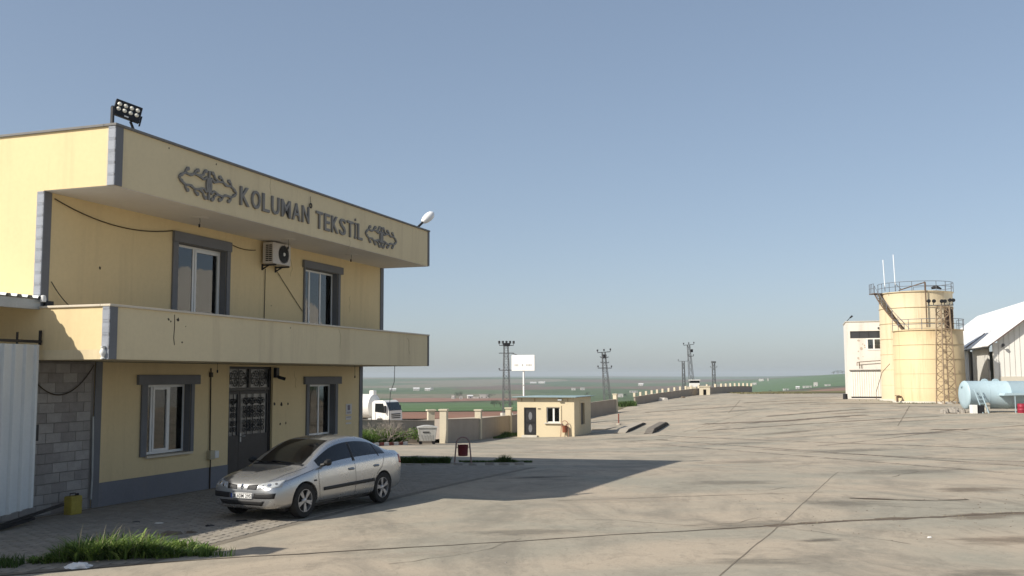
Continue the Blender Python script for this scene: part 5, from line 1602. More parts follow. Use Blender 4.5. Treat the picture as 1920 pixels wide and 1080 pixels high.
# stair down the flank of the tall tank
a0, a1, zt_, zb_ = R(186), R(233), 11.75, 7.45
ns = 22
for k, rr in (('inner', 4.0), ('outer', 4.75)):
    MB().tube([(rr*math.cos(a0 + (a1-a0)*i/12), rr*math.sin(a0 + (a1-a0)*i/12), zt_ + (zb_-zt_)*i/12) for i in range(13)], .07, 5).build('stair_stringer', M_RUST, tall)
s = MB()
for i in range(ns):
    t = (i + .5)/ns; a = a0 + (a1-a0)*t; z = zt_ + (zb_-zt_)*t
    s.beam((4.0*math.cos(a), 4.0*math.sin(a), z), (4.75*math.cos(a), 4.75*math.sin(a), z), .22, .04)
s.build('stair_treads', M_RUST, tall)['kind'] = 'stuff'
for i in range(0, 13, 2):
    t = i/12; a = a0 + (a1-a0)*t; z = zt_ + (zb_-zt_)*t
    MB().tube([(4.75*math.cos(a), 4.75*math.sin(a), z), (4.75*math.cos(a), 4.75*math.sin(a), z + .95)], .03, 4).build('rail_post', M_RAIL, tall)
MB().tube([(4.75*math.cos(a0 + (a1-a0)*i/12), 4.75*math.sin(a0 + (a1-a0)*i/12), zt_ + .95 + (zb_-zt_)*i/12) for i in range(13)], .03, 5).build('rail', M_RAIL, tall)
# landing at the head of the stair
s = MB()
for i in range(6):
    a = R(172) + (R(190) - R(172))*i/5
s.prism([(3.9*math.cos(a), 3.9*math.sin(a)) for a in [R(172 + 3*i) for i in range(7)]] + [(4.95*math.cos(a), 4.95*math.sin(a)) for a in [R(190 - 3*i) for i in range(7)]], 11.78, 11.86, 'Z')
s.build('landing', M_RUST, tall)
railing(tall, (0, 0), 4.9, 11.86, R(172), R(188), n=3)
s = MB().tube([(-.52, -4.05, 12.75), (-.52, -4.05, 7.5)], .07, 6).tube([(-.52, -4.05, 12.75), (-1.1, -3.0, 12.55), (-2.6, -2.0, 12.05)], .06, 6); s.build('down_pipe', M_RUST, tall)
MB().tube([(.4, -3.4, 12.15), (.9, -3.5, 12.3), (1.5, -3.3, 12.1)], [.12, .22, .08], 8).build('vent_cowl', M_BLACK, tall)
for (x, b, tt, lab) in ((41.05, 12.15, 15.38, 'shorter white antenna pole on the tall tank roof, left of the other'), (42.2, 12.4, 15.96, 'taller white antenna pole on the tall tank roof')):
    an = thing('antenna', lab, 'antenna', (x, 108.2, 12.0), 0, 'antenna poles on the tall tank')
    MB().tube([(0, 0, -.1), (-.03, 0, b - 12.0 + .4)], .045, 6).build('mount', M_RAIL, an)
    MB().tube([(0, 0, b - 12.0 + .2), (-.10, 0, tt - 12.0)], .055, 8).build('pole', mat('antenna_white', (.72,.76,.80), .5), an)
s = MB(); s.beam((.0, 0, .75), (.7, .1, .1), .05); s.build('stay', M_RAIL, an)
# valves at the foot of the tanks
tag(MB().tube([(38.3, 104.5, .2), (38.3, 104.5, .9), (38.9, 104.2, 3.0), (39.6, 103.8, 3.9)], .035, 5).build('hose', M_RUST, None), 'thin bent pipe rising against the left flank of the tanks', 'pipe')
s = MB().tube([(39.0, 100.6, .0), (39.0, 100.6, .5), (39.5, 100.9, .5)], .12, 8); s.lathe([(.001,.5),(.25,.5),(.25,.56),(.001,.56)], 12, c=(39.0, 100.6, .12))
tag(s.build('valve', M_RUST, None), 'rusty valve standing at the foot of the short tank', 'valve')

# lattice flood light tower before the tanks
def lattice(th, z0, z1, w0, w1, n, leg, brace, m, lean=(0, 0)):
    c = lambda t: (lean[0]*t, lean[1]*t)
    def pt(i, t):
        w = (w0 + (w1 - w0)*t)/2; sx, sy = ((-1,-1),(1,-1),(1,1),(-1,1))[i]
        cx_, cy_ = c(t); return (cx_ + sx*w, cy_ + sy*w, z0 + (z1 - z0)*t)
    for i in range(4): MB().beam(pt(i, 0), pt(i, 1), leg).build('leg', m, th)
    for f in range(4):
        s = MB(); j = (f+1) % 4
        for k in range(n):
            t0, t1 = k/n, (k+1)/n
            if k % 2: s.beam(pt(f, t0), pt(j, t1), brace)
            else: s.beam(pt(j, t0), pt(f, t1), brace)
            s.beam(pt(f, t1), pt(j, t1), brace)
        s.build('bracing', m, th)
M_LAT = mat('lattice_rust', (.30,.225,.15), .8, .25, 3, 20); M_LATG = mat('lattice_grey', (.13,.135,.14), .7, .2, 3, 20)
tw = thing('light_tower', 'rusty lattice tower with six floodlights before the tanks', 'tower', (42.2, 96.5, terr(42.2, 96.5)), .15)
lattice(tw, -.1, 9.5, 1.35, .85, 13, .10, .055, M_LAT)
MB().box(-.6, .6, -.6, .6, -.3, .12).build('footing', M_PALE, tw)
MB().beam((-1.6, 0, 9.55), (1.15, 0, 9.62), .09).build('cross_arm', M_LATG, tw)
for x in (-1.5, -.95, -.12, .2, .75, 1.1):
    s = MB().beam((x, 0, 9.6), (x, 0, 9.85), .05); s.lathe([(.001,-.14),(.17,-.13),(.19,.0),(.15,.10),(.001,.12)], 12, 'Y', c=(x, -.05, 9.98 + .1*(x > .5))); s.build('floodlight', M_BLACK, tw, smooth=True)
cg = MB()
for k in range(9): cg.tube([(.62 + .34*math.cos(2*PI*i/12), -.05 + .34*math.sin(2*PI*i/12), 7.25 + k*.26) for i in range(13)], .025, 4, caps=False)
for i in range(12): cg.beam((.62 + .34*math.cos(2*PI*i/12), -.05 + .34*math.sin(2*PI*i/12), 7.2), (.62 + .34*math.cos(2*PI*i/12), -.05 + .34*math.sin(2*PI*i/12), 9.4), .045, .02)
cg.build('ladder_cage', M_RUST, tw)
MB().box(.42, .80, -.25, .12, 7.25, 9.2).build('cable_trunk', mat('trunk_dark', (.06,.04,.04), .9), tw)

# ------------------------------------------------------------------ white works building left of the tanks
M_WB = mat('worn_white_render', (.70,.665,.61), .95, .07, .5, 9, bump=.2, streak=.45, streak_col=(.47,.42,.36), streak_scale=.9)
WBX, WBY = 39.75, 117.5
wb = thing('works_building', 'worn white two storey works building beside the tanks', 'building', (WBX, WBY, terr(WBX, WBY)), -.29)
wband = (.45, 4.6, 7.15, 8.0); wwin = (2.35, 3.8, 5.8, 7.1); wdoor = (.35, 4.4, .1, 3.3)
MB().panel(0, 7, -.3, 9.1, 0, .25, [wband, wwin, wdoor]).build('wall', M_WB, wb)
MB().box(-.0, .25, .25, 8, -.3, 9.1).build('wall', M_WB, wb); MB().box(6.75, 7, .25, 8, -.3, 9.1).build('wall', M_WB, wb); MB().box(.25, 6.75, 7.75, 8, -.3, 9.1).build('wall', M_WB, wb)
MB().box(-.08, 7.08, -.08, 8.08, 9.101, 9.2).build('coping', M_PALE, wb)
MB().box(.25, 6.75, .25, 7.75, 8.6, 8.8).build('roof', M_PALE, wb); MB().box(.25, 6.75, 3.0, 3.1, 0, 8.6).build('partition', M_DARKROOM, wb)
MB().box(wband[0], wband[1], .12, .16, wband[2], wband[3]).build('strip_window', mat('strip_dark', (.05,.05,.055), .3), wb)
for k in range(1, 4): MB().box(wband[0] + k*1.04 - .03, wband[0] + k*1.04 + .03, .09, .118, wband[2], wband[3]).build('strip_mullion', M_IRON, wb)
w_ = MB().panel(wwin[0] - .06, wwin[1] + .06, wwin[2] - .06, wwin[3] + .0, -.05, .10, [(wwin[0] + .05, 2.98, 5.9, 7.0), (3.15, wwin[1] - .05, 5.9, 7.0)]).build('window', M_WHITE, wb)
for a, b in ((wwin[0] + .05, 2.98), (3.15, wwin[1] - .05)):
    MB().box(a, b, .04, .05, 5.9, 7.0).build('pane', M_GLASS, w_); MB().box(a, b, .30, .32, 6.35, 7.0).build('blind', M_CURT, w_)
dw = thing('_', '', '') if False else None
for i in range(8):
    s = MB(); ribbed(s, wdoor[0] + i*.506, wdoor[0] + (i+1)*.506, .253, .04, -.02, lambda x: .28, lambda x: 3.2); s.build('door_sheet', mat('door_sheet_white', (.70,.68,.62), .6, .05) if i == 0 else bpy.data.materials['door_sheet_white'], wb)
MB().box(wdoor[0], wdoor[1], .02, .10, .1, 3.28).build('door_backing', M_BLACK, wb)
MB().beam((.2, -.12, 3.38), (4.7, -.12, 3.42), .1, .06).build('door_track', M_IRON, wb)
s = MB().tube([(1.1, -.3, 3.9), (1.1, -.3, 4.3), (1.5, -.3, 4.35), (4.5, -.3, 4.55), (6.2, -1.5, 4.6)], .045, 5); s.tube([(1.35, -.3, 3.9), (1.35, -.3, 4.3)], .06, 5); s.build('gas_pipe', M_RUST, wb)
s = MB().tube([(.1, .1, 9.15), (.45, -.1, 9.55), (.62, -.2, 9.72)], .04, 5); s.tube([(.5, -.15, 9.6), (.75, -.3, 9.8)], [.09, .12], 8); s.build('roof_lamp', M_BLACK, wb)
MB().box(3.55, 3.75, -.14, -.002, 8.25, 8.42).build('bell', M_BLACK, wb)
random.seed(11)
for k in range(9):
    x, z = random.uniform(1.2, 2.2), random.uniform(4.6, 7.0); r = random.uniform(.06, .2); n = 8
    MB().prism([(x + r*random.uniform(.6, 1.2)*math.cos(2*PI*i/n), z + r*random.uniform(.6, 1.2)*math.sin(2*PI*i/n)) for i in range(n)], -.006, -.001).build('plaster_patch', mat('patch_%d' % k, (.46,.39,.32), .95, .1), wb)
tag(MB().tube([(39.1, 116.6, -.1), (39.1, 116.6, .55)], [.28, .25], 10).build('drum', M_BLACK, None), 'small black drum at the left corner of the works building', 'drum')

# ------------------------------------------------------------------ white warehouse
M_WH = mat('warehouse_sheet', (.68,.67,.63), .55, .04, .4, 8, streak=.25, streak_col=(.52,.49,.44), streak_scale=1.0); M_ROOFW = mat('white_roof_sheet', (.78,.78,.77), .5, .03, .4, 8)
M_BARGE = mat('barge_brown', (.115,.075,.065), .7, .15); M_DADO = mat('dado_concrete', (.50,.47,.40), .9, .08, 1, 12)
wa = math.atan2(17, 4.7)          # the eaves run this way
wh = thing('warehouse', 'white gabled sheet metal warehouse at the right edge', 'warehouse', (48.69, 100, terr(48.69, 100)), wa - PI/2)
# local: y runs along the eaves away from the yard, x along the gable
GW, GE, GRD, WL = 13.4, 6.1, 11.2, 46.0
z_at = lambda x: GE + (GRD - GE)*(1 - abs(x - GW/2)/(GW/2))
n = 26; xs_ = [ .45 + (GW - .45)*i/n for i in range(n + 1)]
for i in range(n):
    a, b = xs_[i], xs_[i+1]
    s = MB(); s.prism([(a + .03, 2.6), (b - .03, 2.6), (b - .03, z_at(b - .03) - .1), (a + .03, z_at(a + .03) - .1)], -.05, .02); s.build('gable_sheet', M_WH, wh)
s = MB(); s.prism([(.4, -.3), (GW, -.3), (GW, GE - .1), (GW/2, GRD - .1), (.4, GE + .2)], .022, .10); s.build('gable_backing', M_WH, wh)
MB().box(.4, GW, -.14, -.052, -.3, 2.6).build('dado', M_DADO, wh)
MB().box(-.05, .40, -.06, .3, -.3, GE - .12).build('corner_post', M_WH, wh)
# side wall: open bay, then a sliding door leaf, then dark again
MB().box(.02, .18, 3.2, 12.0, .9, GE - .25).build('sliding_door', M_WH, wh); MB().box(-.03, .015, 3.2, 12.0, 1.55, 1.68).build('door_rail', M_DADO, wh)
MB().box(.0, .2, 3.2, 12.0, -.3, .9).build('sliding_door', M_DADO, wh)
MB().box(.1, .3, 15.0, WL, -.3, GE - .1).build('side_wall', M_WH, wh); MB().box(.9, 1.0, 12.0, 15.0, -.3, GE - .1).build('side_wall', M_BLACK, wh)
MB().box(GW - .2, GW, .1, WL, -.3, GE).build('side_wall', M_WH, wh); MB().box(.3, GW - .2, WL - .2, WL, -.3, GE).build('side_wall', M_WH, wh)
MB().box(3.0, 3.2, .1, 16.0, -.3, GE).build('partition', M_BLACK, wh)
MB().beam((.05, 2.6, .2), (.05, 2.6, 3.2), .12, .12).build('door_stop', M_WHITE, wh)
for sgn in (0, 1):
    s = MB()
    xa, xb = (-.55, GW/2) if sgn == 0 else (GW + .55, GW/2)
    za, zb = GE - .45, GRD
    for i in range(24):
        ya, yb = -.6 + (WL + 1.2)*i/24, -.6 + (WL + 1.2)*(i+1)/24 - .02
        o = MB().add([(xa, ya, za), (xb, ya, zb), (xb, yb, zb), (xa, yb, za), (xa, ya, za + .07), (xb, ya, zb + .07), (xb, yb, zb + .07), (xa, yb, za + .07)],
                     [(0,1,2,3),(7,6,5,4),(0,4,5,1),(1,5,6,2),(2,6,7,3),(3,7,4,0)]).build('roof_sheet', M_ROOFW, wh)
    MB().beam((xa, -.66, za), (xb, -.66, zb), .10, .28, up=(0, 1, 0)).build('barge_board', M_BARGE, wh)
MB().box(-.58, -.45, -.6, WL, GE - .60, GE - .46).build('gutter', M_IRON, wh)
for (ya, yb) in ((12.6, 15.2), (14.0, 14.8)):
    s = MB().beam((-.5, ya, GE - .33), (1.7 if ya < 13 else .4, yb - 1.5, GE - .30 + (2.2 if ya < 13 else .9)*(GRD - GE + .45)/(GW/2 + .55)), .16, .06); s.build('roof_gap', M_BARGE, wh)
s = MB().beam((.75, -.05, 5.55), (.85, -.55, 5.65), .06); s.lathe([(.001,-.12),(.15,-.12),(.17,.02),(.001,.05)], 10, 'Y', c=(.8, -.55, 5.75)); s.build('wall_floodlight', M_BLACK, wh)

# ------------------------------------------------------------------ blue tank with ladder
M_BLUE = mat('pale_blue_paint', (.38,.49,.54), .5, .08, .6, 8, streak=.3, streak_col=(.24,.31,.32), streak_scale=1.5)
bt = thing('fuel_tank', 'pale blue cylinder tank lying at the right edge', 'tank', (33.75, 74.2, terr(33.75, 74.2)), -.05)
s = MB().lathe([(.001, -.12), (.6, -.10), (.95, -.04), (1.04, .03), (1.06, .08), (1.04, .12), (1.03, 3.0), (1.045, 3.02), (1.045, 3.08), (1.03, 3.1), (1.03, 9.0), (.9, 9.1), (.001, 9.2)], 48, 'X', c=(0, 0, 1.30)); s.build('shell', M_BLUE, bt, smooth=True)
for x in (1.2, 4.2, 7.2): MB().prism([(-.8, -.1), (.8, -.1), (.95, .75), (.5, .45), (0, .36), (-.5, .45), (-.95, .75)], x, x + .3, 'X').build('saddle', M_DADO, bt)
for x in (1.5, 4.6, 6.2, 7.7): MB().lathe([(1.02, x - .03), (1.045, x - .02), (1.045, x + .02), (1.02, x + .03)], 48, 'X', c=(0, 0, 1.30)).build('weld_band', M_BLUE, bt, smooth=True)
for x in (1.55, 2.35):
    n = 10; s = MB(); s.prism([(x + .26*math.cos(PI*i/n), 2.28 + .22*math.sin(PI*i/n)) for i in range(n + 1)], -.05, .05); s.build('lifting_lug', M_BLUE, bt)
s = MB().tube([(-.22, 0, 1.95), (.1, 0, 1.95)], .10, 8); s.build('filler_pipe', M_BLUE, bt)
s = MB().prism([(2.1, 1.28), (6, 1.36), (6, 1.42), (2.2, 1.46)], -1.9, -1.02); s.build('canopy_plate', M_BLUE, bt)
MB().beam((2.9, -1.85, 0), (2.9, -1.85, 1.33), .05).build('plate_leg', M_BLUE, bt)
ld = thing('ladder', 'pale blue steel ladder leaning on the blue tank', 'ladder', (34.2, 72.2, terr(34.2, 72.2)), -.05)
for x in (-.17, .25): MB().beam((x + .1, -.1, 0), (x - .12, .75, 1.75), .06, .04).build('stile', M_BLUE, ld)
for k in range(6): t = (k + .6)/6.3; MB().beam((-.17 + .1 - .22*t, -.1 + .85*t, 1.75*t), (.25 + .1 - .22*t, -.1 + .85*t, 1.75*t), .04).build('rung', M_BLUE, ld)
wbx = thing('cabinet_box', 'small white box at the foot of the blue tank, left of the ladder', 'box', (33.35, 72.1, terr(33.35, 72.1)), -.1)
MB().box(-.02, .38, 0, .5, 0, .62).build('casing', M_WHITE, wbx, bevel=.02); MB().box(.40, .9, .1, .6, 0, .60).build('dark_crate', M_BLACK, wbx)
rd = thing('drum', 'dark red drum under the blue tank at the right edge', 'drum', (37.0, 72.2, terr(37.0, 72.2)))
M_RED = mat('red_drum', (.26,.02,.04), .5, .15); MB().lathe([(.001, 0), (.30, 0), (.30, .2), (.315, .22), (.30, .24), (.30, .45), (.315, .47), (.30, .49), (.30, .68), (.001, .68)], 20).build('shell', M_RED, rd, smooth=True)
# rubble by the blue tank
random.seed(3)
rb = thing('rubble_pile', 'low heap of grey rubble left of the blue tank', 'rubble', (32.6, 73.4, terr(32.6, 73.4)))
for i in range(26):
    a, r = random.uniform(0, 2*PI), abs(random.gauss(0, .55)); s = MB(); w_ = random.uniform(.1, .28); n = 6
    ring = [(w_*math.cos(2*PI*j/n)*random.uniform(.7, 1.2), w_*math.sin(2*PI*j/n)*random.uniform(.6, 1.1)) for j in range(n)]
    h_ = w_*random.uniform(.5, 1.0); s.v = [(x, y, -.1) for x, y in ring] + [(x*.7, y*.7, h_) for x, y in ring]
    s.f = [(j, (j+1) % n, n+(j+1) % n, n+j) for j in range(n)] + [tuple(range(n, 2*n))]
    s.build('stone', M_ST, rb, loc=(r*math.cos(a)*1.2, r*math.sin(a)*.6, max(0, .25 - r*.25)))
# ------------------------------------------------------------------ countryside sheets
M_BROWN = mat('ploughed_brown', (.215,.112,.072), .95, .22, .02, .4); M_GREENF = mat('green_wheat', (.068,.125,.036), .95, .2, .01, .2)
M_ROAD = mat('dirt_road', (.40,.325,.25), .95, .12, .3, 3); M_DRY = mat('dry_grass', (.15,.135,.06), .95, .3, .2, 2)
def polar(name, m, label, a0, a1, r0, r1, off, na=40, nr=24, wob=.08):
    rows = []
    for i in range(nr + 1):
        t = i/nr; row = []
        for j in range(na + 1):
            a = a0 + (a1 - a0)*j/na
            ra = r0*(1 + wob*noise.noise(Vector((a*9, r0*.01, 1.7)))); rb_ = r1*(1 + wob*noise.noise(Vector((a*7, r1*.01, 5.1))))
            r = ra*(rb_/ra)**t; row.append((r*math.sin(a), r*math.cos(a)))
        rows.append(row)
    return struct(sheet(name, m, rows, off), label)
rows = []
for i in range(60):
    Y = 62 + i*1.05; row = []
    for j in range(15): row.append((x_left(Y) - 2.6 - j*2.6, Y))
    rows.append(row)
struct(sheet('dirt_road', M_ROAD, rows, .03), 'pale dirt road running outside the boundary wall')
polar('brown_field', M_BROWN, 'ploughed brown field beyond the dirt road', -.20, .035, 150, 340, .12)
polar('green_field', M_GREENF, 'green field behind the ploughed field', -.26, .02, 360, 1050, .30)
polar('brown_field', M_BROWN, 'distant narrow ploughed strip on the left', -.12, .06, 1150, 1450, .5, nr=10)
polar('dry_verge', M_DRY, 'dry grass strip at the far edge of the yard', .246, .43, 163, 250, .10, nr=10)
polar('green_field', M_GREENF, 'green hillside rising left of the works building', .215, .36, 1550, 3300, .6)
polar('brown_field', M_BROWN, 'brown field at the foot of the green hillside', .285, .42, 420, 1250, .4)
polar('dry_verge', M_DRY, 'olive scrub field before the green hillside', .215, .283, 330, 1250, .4)

# ------------------------------------------------------------------ tanker lorry behind the wall
M_TRW = mat('lorry_white', (.72,.71,.68), .45, .05, 1, 10, streak=.3, streak_col=(.45,.40,.33), streak_scale=2); M_CHAS = mat('chassis_dark', (.05,.045,.04), .8, .2)
TX, TY = -11.2, 88.0
lr = thing('tanker_lorry', 'white tanker lorry on the dirt road, half hidden by the office', 'lorry', (TX, TY, terr(TX, TY) + .02), -.42)
# cab: profile in x-z, extruded across
cabp = [(-.75, .62), (-.75, 2.35), (-.55, 2.52), (.35, 2.56), (.62, 2.40), (.98, 1.62), (1.02, .95), (.98, .55), (.55, .50), (.5, .75), (.25, .98), (-.15, .98), (-.4, .75), (-.45, .6)]
MB().prism(cabp, -1.12, 1.12).build('cab', M_TRW, lr, bevel=.04)
for y in (-1.13, 1.115): 
    MB().prism([(-.45, 1.55), (.50, 1.45), (.60, 1.62), (.38, 2.28), (-.42, 2.28)], y, y + .015).build('side_window', M_CGL, lr)
    MB().prism([(-.40, .62), (-.43, 1.48), (-.40, 1.50), (-.37, .62)], y - .002, y + .017).build('door_gap', M_SEAM, lr)
    MB().box(.62, .72, y - .25 if y < 0 else y + .05, y - .05 if y < 0 else y + .25, 1.45, 2.1).build('mirror', M_CBLK, lr)
s = MB(); s.add([(.665, -1.0, 2.36), (.985, -1.02, 1.66), (.985, 1.02, 1.66), (.665, 1.0, 2.36), (.655, -1.0, 2.36), (.975, -1.02, 1.66), (.975, 1.02, 1.66), (.655, 1.0, 2.36)], [(0,1,2,3),(7,6,5,4),(0,4,5,1),(2,6,7,3),(1,5,6,2),(3,7,4,0)])
s.v = [(v[0] + .015, v[1], v[2] + .008) for v in s.v]; s.build('windscreen', M_CGL, lr)
for k in range(3): MB().box(1.0, 1.04, -.75, .75, .98 + k*.16, 1.07 + k*.16).build('grille_slot', M_CBLK, lr)
MB().box(.80, 1.14, -1.14, 1.14, .42, .80).build('bumper', M_TRW, lr, bevel=.03)
for y in (-.95, .72): MB().box(1.13, 1.16, y, y + .24, .55, .72).build('headlight', M_HLAMP, lr)
s = MB().lathe([(.001, -6.4), (.9, -6.35), (1.05, -6.25), (1.08, -6.1), (1.08, -1.35), (1.05, -1.2), (.9, -1.1), (.001, -1.05)], 32, 'X', c=(0, 0, 2.0)); s.build('tank_barrel', M_TRW, lr, smooth=True)
MB().box(-1.6, -1.15, -.25, .25, 3.0, 3.4).build('dome_lid', M_TRW, lr, bevel=.04)
MB().box(-6.5, .4, -.45, .45, .62, .92).build('chassis', M_CHAS, lr)
MB().box(-5.0, -1.2, -1.1, -1.04, .40, .50).build('side_guard', M_TRW, lr); MB().box(-5.0, -1.2, -1.1, -1.04, .72, .82).build('side_guard', M_TRW, lr)
MB().box(-1.15, -.85, -1.12, -.6, .35, 1.0).build('tool_box', M_GALV, lr)
for x in (.05, -4.6, -5.75):
    for y in (-.98, .98):
        wo = MB().lathe([(.25, -.14), (.40, -.15), (.48, -.12), (.50, 0), (.48, .12), (.40, .15), (.25, .14)], 28, 'Y').build('wheel', M_TYRE, lr, smooth=True, loc=(x, y, .5), rot=(0, 0, 0))
        MB().lathe([(.001, -.10), (.12, -.12), (.15, -.06), (.24, -.08), (.27, -.13)], 20, 'Y').build('rim', M_GALV, wo, smooth=True, rot=(0, 0, 0 if y < 0 else PI))

# ------------------------------------------------------------------ power poles
def crossarm(th, z, w, n_ins, m, x0=0, tilt=0, up=.35, r=.12):
    MB().beam((x0 - w, 0, z - tilt), (x0 + w, 0, z + tilt), .12, .10).build('cross_arm', m, th)
    for i in range(n_ins):
        x = x0 - w + 2*w*i/(n_ins - 1) if n_ins > 1 else x0
        zz = z + tilt*(x - x0)/w if w else z
        MB().lathe([(.03, 0), (.03, up*.3), (r, up*.35), (r*.7, up*.6), (r, up*.65), (r*.8, up*.95), (.001, up)], 10, c=(x, 0, zz + .05)).build('insulator', M_BLACK, th, smooth=True)
def pole(name, label, X, Y, ztop, w0, w1, n, lean, rz, m, leg=.075, brace=.04):
    z0 = terr(X, Y)
    th = thing(name, label, 'pole', (X, Y, z0), rz, 'lattice power poles')
    lattice(th, -.3, ztop - z0, w0, w1, n, leg, brace, m, lean)
    MB().box(-.7, .7, -.7, .7, -.5, .25).build('footing', M_PALE, th)
    return th, ztop - z0
p_, h_ = pole('power_pole', 'grey lattice power pole crowded with insulators beside the white sign', -.75, 128, 6.75, 1.0, .5, 13, (-.05, 0), .2, M_LATG)
crossarm(p_, h_, .95, 5, M_LATG, up=.55, r=.17); crossarm(p_, h_ - 1.0, .9, 2, M_LATG, up=-.1); crossarm(p_, h_ - 3.2, .95, 2, M_LATG, up=.2)
MB().beam((.75, 0, h_ - 1.0), (1.35, -.2, h_ - 1.25), .16, .1).build('switch_arm', M_LATG, p_); MB().box(-.4, .4, -.3, .3, h_ - .1, h_ + .3).build('switch_gear', M_BLACK, p_)
p_, h_ = pole('power_pole', 'dark lattice power pole with two cross arms right of the guardhouse', 14.4, 150, 6.35, 1.05, .45, 14, (-.55, 0), .15, M_LATG)
crossarm(p_, h_, 1.0, 3, M_BLACK, x0=-.5, up=.45, r=.14, tilt=.08); crossarm(p_, h_ - 2.4, 1.05, 2, M_BLACK, x0=-.4, up=.35); crossarm(p_, h_ - 1.6, .6, 2, M_LATG, x0=-.4, up=.1); crossarm(p_, h_ - .8, .6, 2, M_LATG, x0=-.45, up=.1)
MB().box(-.75, -.15, -.2, .2, h_ - .95, h_ - .35).build('switch_gear', M_BLACK, p_)
p_, h_ = pole('power_pole', 'tall leaning lattice power pole above the far wall', 36.4, 200, 9.0, 1.0, .45, 16, (-.75, 0), .2, M_LATG)
crossarm(p_, h_, 1.1, 3, M_BLACK, x0=-.7, up=.45, r=.14, tilt=.1); MB().box(-.35, .1, -.2, .2, h_ - 1.5, h_ - .9).build('switch_gear', M_BLACK, p_); crossarm(p_, h_ - 2.3, .55, 2, M_BLACK, x0=-.3, up=.3)
p_, h_ = pole('power_pole', 'smaller power pole just left of the tall leaning one', 52, 300, 7.2, 1.0, .6, 10, (-.2, 0), .1, M_LATG, .14, .09); crossarm(p_, h_, 1.5, 2, M_BLACK, x0=-.2, up=.5, r=.16)
p_, h_ = pole('power_pole', 'thin grey power pole standing alone right of the tall leaning one', 61, 300, 6.8, 1.1, .7, 10, (0, 0), .1, M_LATG, .13, .08); crossarm(p_, h_ - 1.5, 1.0, 2, M_LATG, up=.3); MB().box(-.7, .7, -.3, .3, h_ - .2, h_ + .35).build('switch_gear', M_LATG, p_)
# lookout booth behind the far wall
bx_ = thing('lookout_booth', 'white booth with a dark window band behind the far wall', 'booth', (34.9, 190, terr(34.9, 190)), -.1)
zb0 = 1.0 - terr(34.9, 190)
MB().box(-1.5, .2, -.8, .8, -.3, zb0 - .35).build('base', M_PIER, bx_); MB().box(-.95, .95, -.7, .7, zb0 - .349, zb0 + .35).build('body', M_WHITE, bx_, bevel=.04); MB().box(-.9, .9, -.66, .66, zb0 + .351, zb0 + .85).build('window_band', M_CGL, bx_); MB().box(-1.05, 1.05, -.8, .8, zb0 + .851, zb0 + 1.0).build('roof', M_WHITE, bx_)

# ------------------------------------------------------------------ vegetation
def leaf_mat(name, a, b):
    m = bpy.data.materials.new(name); m.use_nodes = True
    nt = m.node_tree; p = nt.nodes['Principled BSDF']; p.inputs['Roughness'].default_value = .7; p.inputs['Specular IOR Level'].default_value = .25
    g = node(nt, 'ShaderNodeNewGeometry'); cr = node(nt, 'ShaderNodeMix', data_type='RGBA'); cr.inputs[6].default_value = (*a, 1); cr.inputs[7].default_value = (*b, 1)
    nt.links.new(g.outputs['Random Per Island'], cr.inputs[0]); nt.links.new(cr.outputs[2], p.inputs['Base Color'])
    tl = node(nt, 'ShaderNodeBsdfTranslucent'); nt.links.new(cr.outputs[2], tl.inputs[0])
    mx = node(nt, 'ShaderNodeMixShader'); mx.inputs[0].default_value = .3
    nt.links.new(p.outputs[0], mx.inputs[1]); nt.links.new(tl.outputs[0], mx.inputs[2]); nt.links.new(mx.outputs[0], nt.nodes['Material Output'].inputs['Surface'])
    return m
M_GR1 = leaf_mat('grass_fresh', (.06,.13,.022), (.16,.22,.055)); M_GR2 = leaf_mat('grass_dark', (.035,.08,.018), (.10,.15,.04)); M_SEED = leaf_mat('grass_straw', (.30,.26,.15), (.42,.38,.26))
M_FOL = leaf_mat('foliage_dark', (.025,.045,.018), (.07,.10,.035))
def grass(name, label, m, spots, n, hgt, w, seed, lean=.6, kind='stuff'):
    """spots: function rnd -> (x, y, height factor)"""
    rnd = random.Random(seed); mb = MB()
    for _ in range(n):
        x, y, hf = spots(rnd)
        h_ = hgt*hf*rnd.uniform(.55, 1.15); a = rnd.uniform(0, 2*PI); ln = h_*lean*rnd.uniform(.2, 1.1); wd = w*rnd.uniform(.6, 1.3)
        dx, dy = math.cos(a), math.sin(a); z = terr(x, y) - .01
        k = len(mb.v)
        for (t, ww) in ((0, 1), (.45, .8), (.8, .45), (1, 0)):
            bend = ln*t**2.0; px_, py_, pz = x + dx*bend, y + dy*bend, z + h_*(t - .25*lean*t*t)
            if ww > 0: mb.v += [(px_ - dy*wd*ww, py_ + dx*wd*ww, pz), (px_ + dy*wd*ww, py_ - dx*wd*ww, pz)]
            else: mb.v.append((px_, py_, pz))
        mb.f += [(k, k+1, k+3, k+2), (k+2, k+3, k+5, k+4), (k+4, k+5, k+6)]
    o = mb.build(name, m, None, fix=False, smooth='all')
    o['label'] = label; o['category'] = 'grass'; o['kind'] = kind
    return o
def near_clump(r):
    t = r.random(); x = -7.15 + 2.5*t; yb = 14.72 + (x + 6.99)*.26
    dep = abs(r.gauss(0, .38))
    env = (math.sin(PI*min(1, max(0, (t + .04)/1.05)))**.55)*(.55 + .55*math.exp(-((t - .38)/.30)**2)) * (.75 + .35*noise.noise(Vector((x*2.4, dep*2, 0))))
    return (x, yb + dep, min(.95, max(.18, env)))
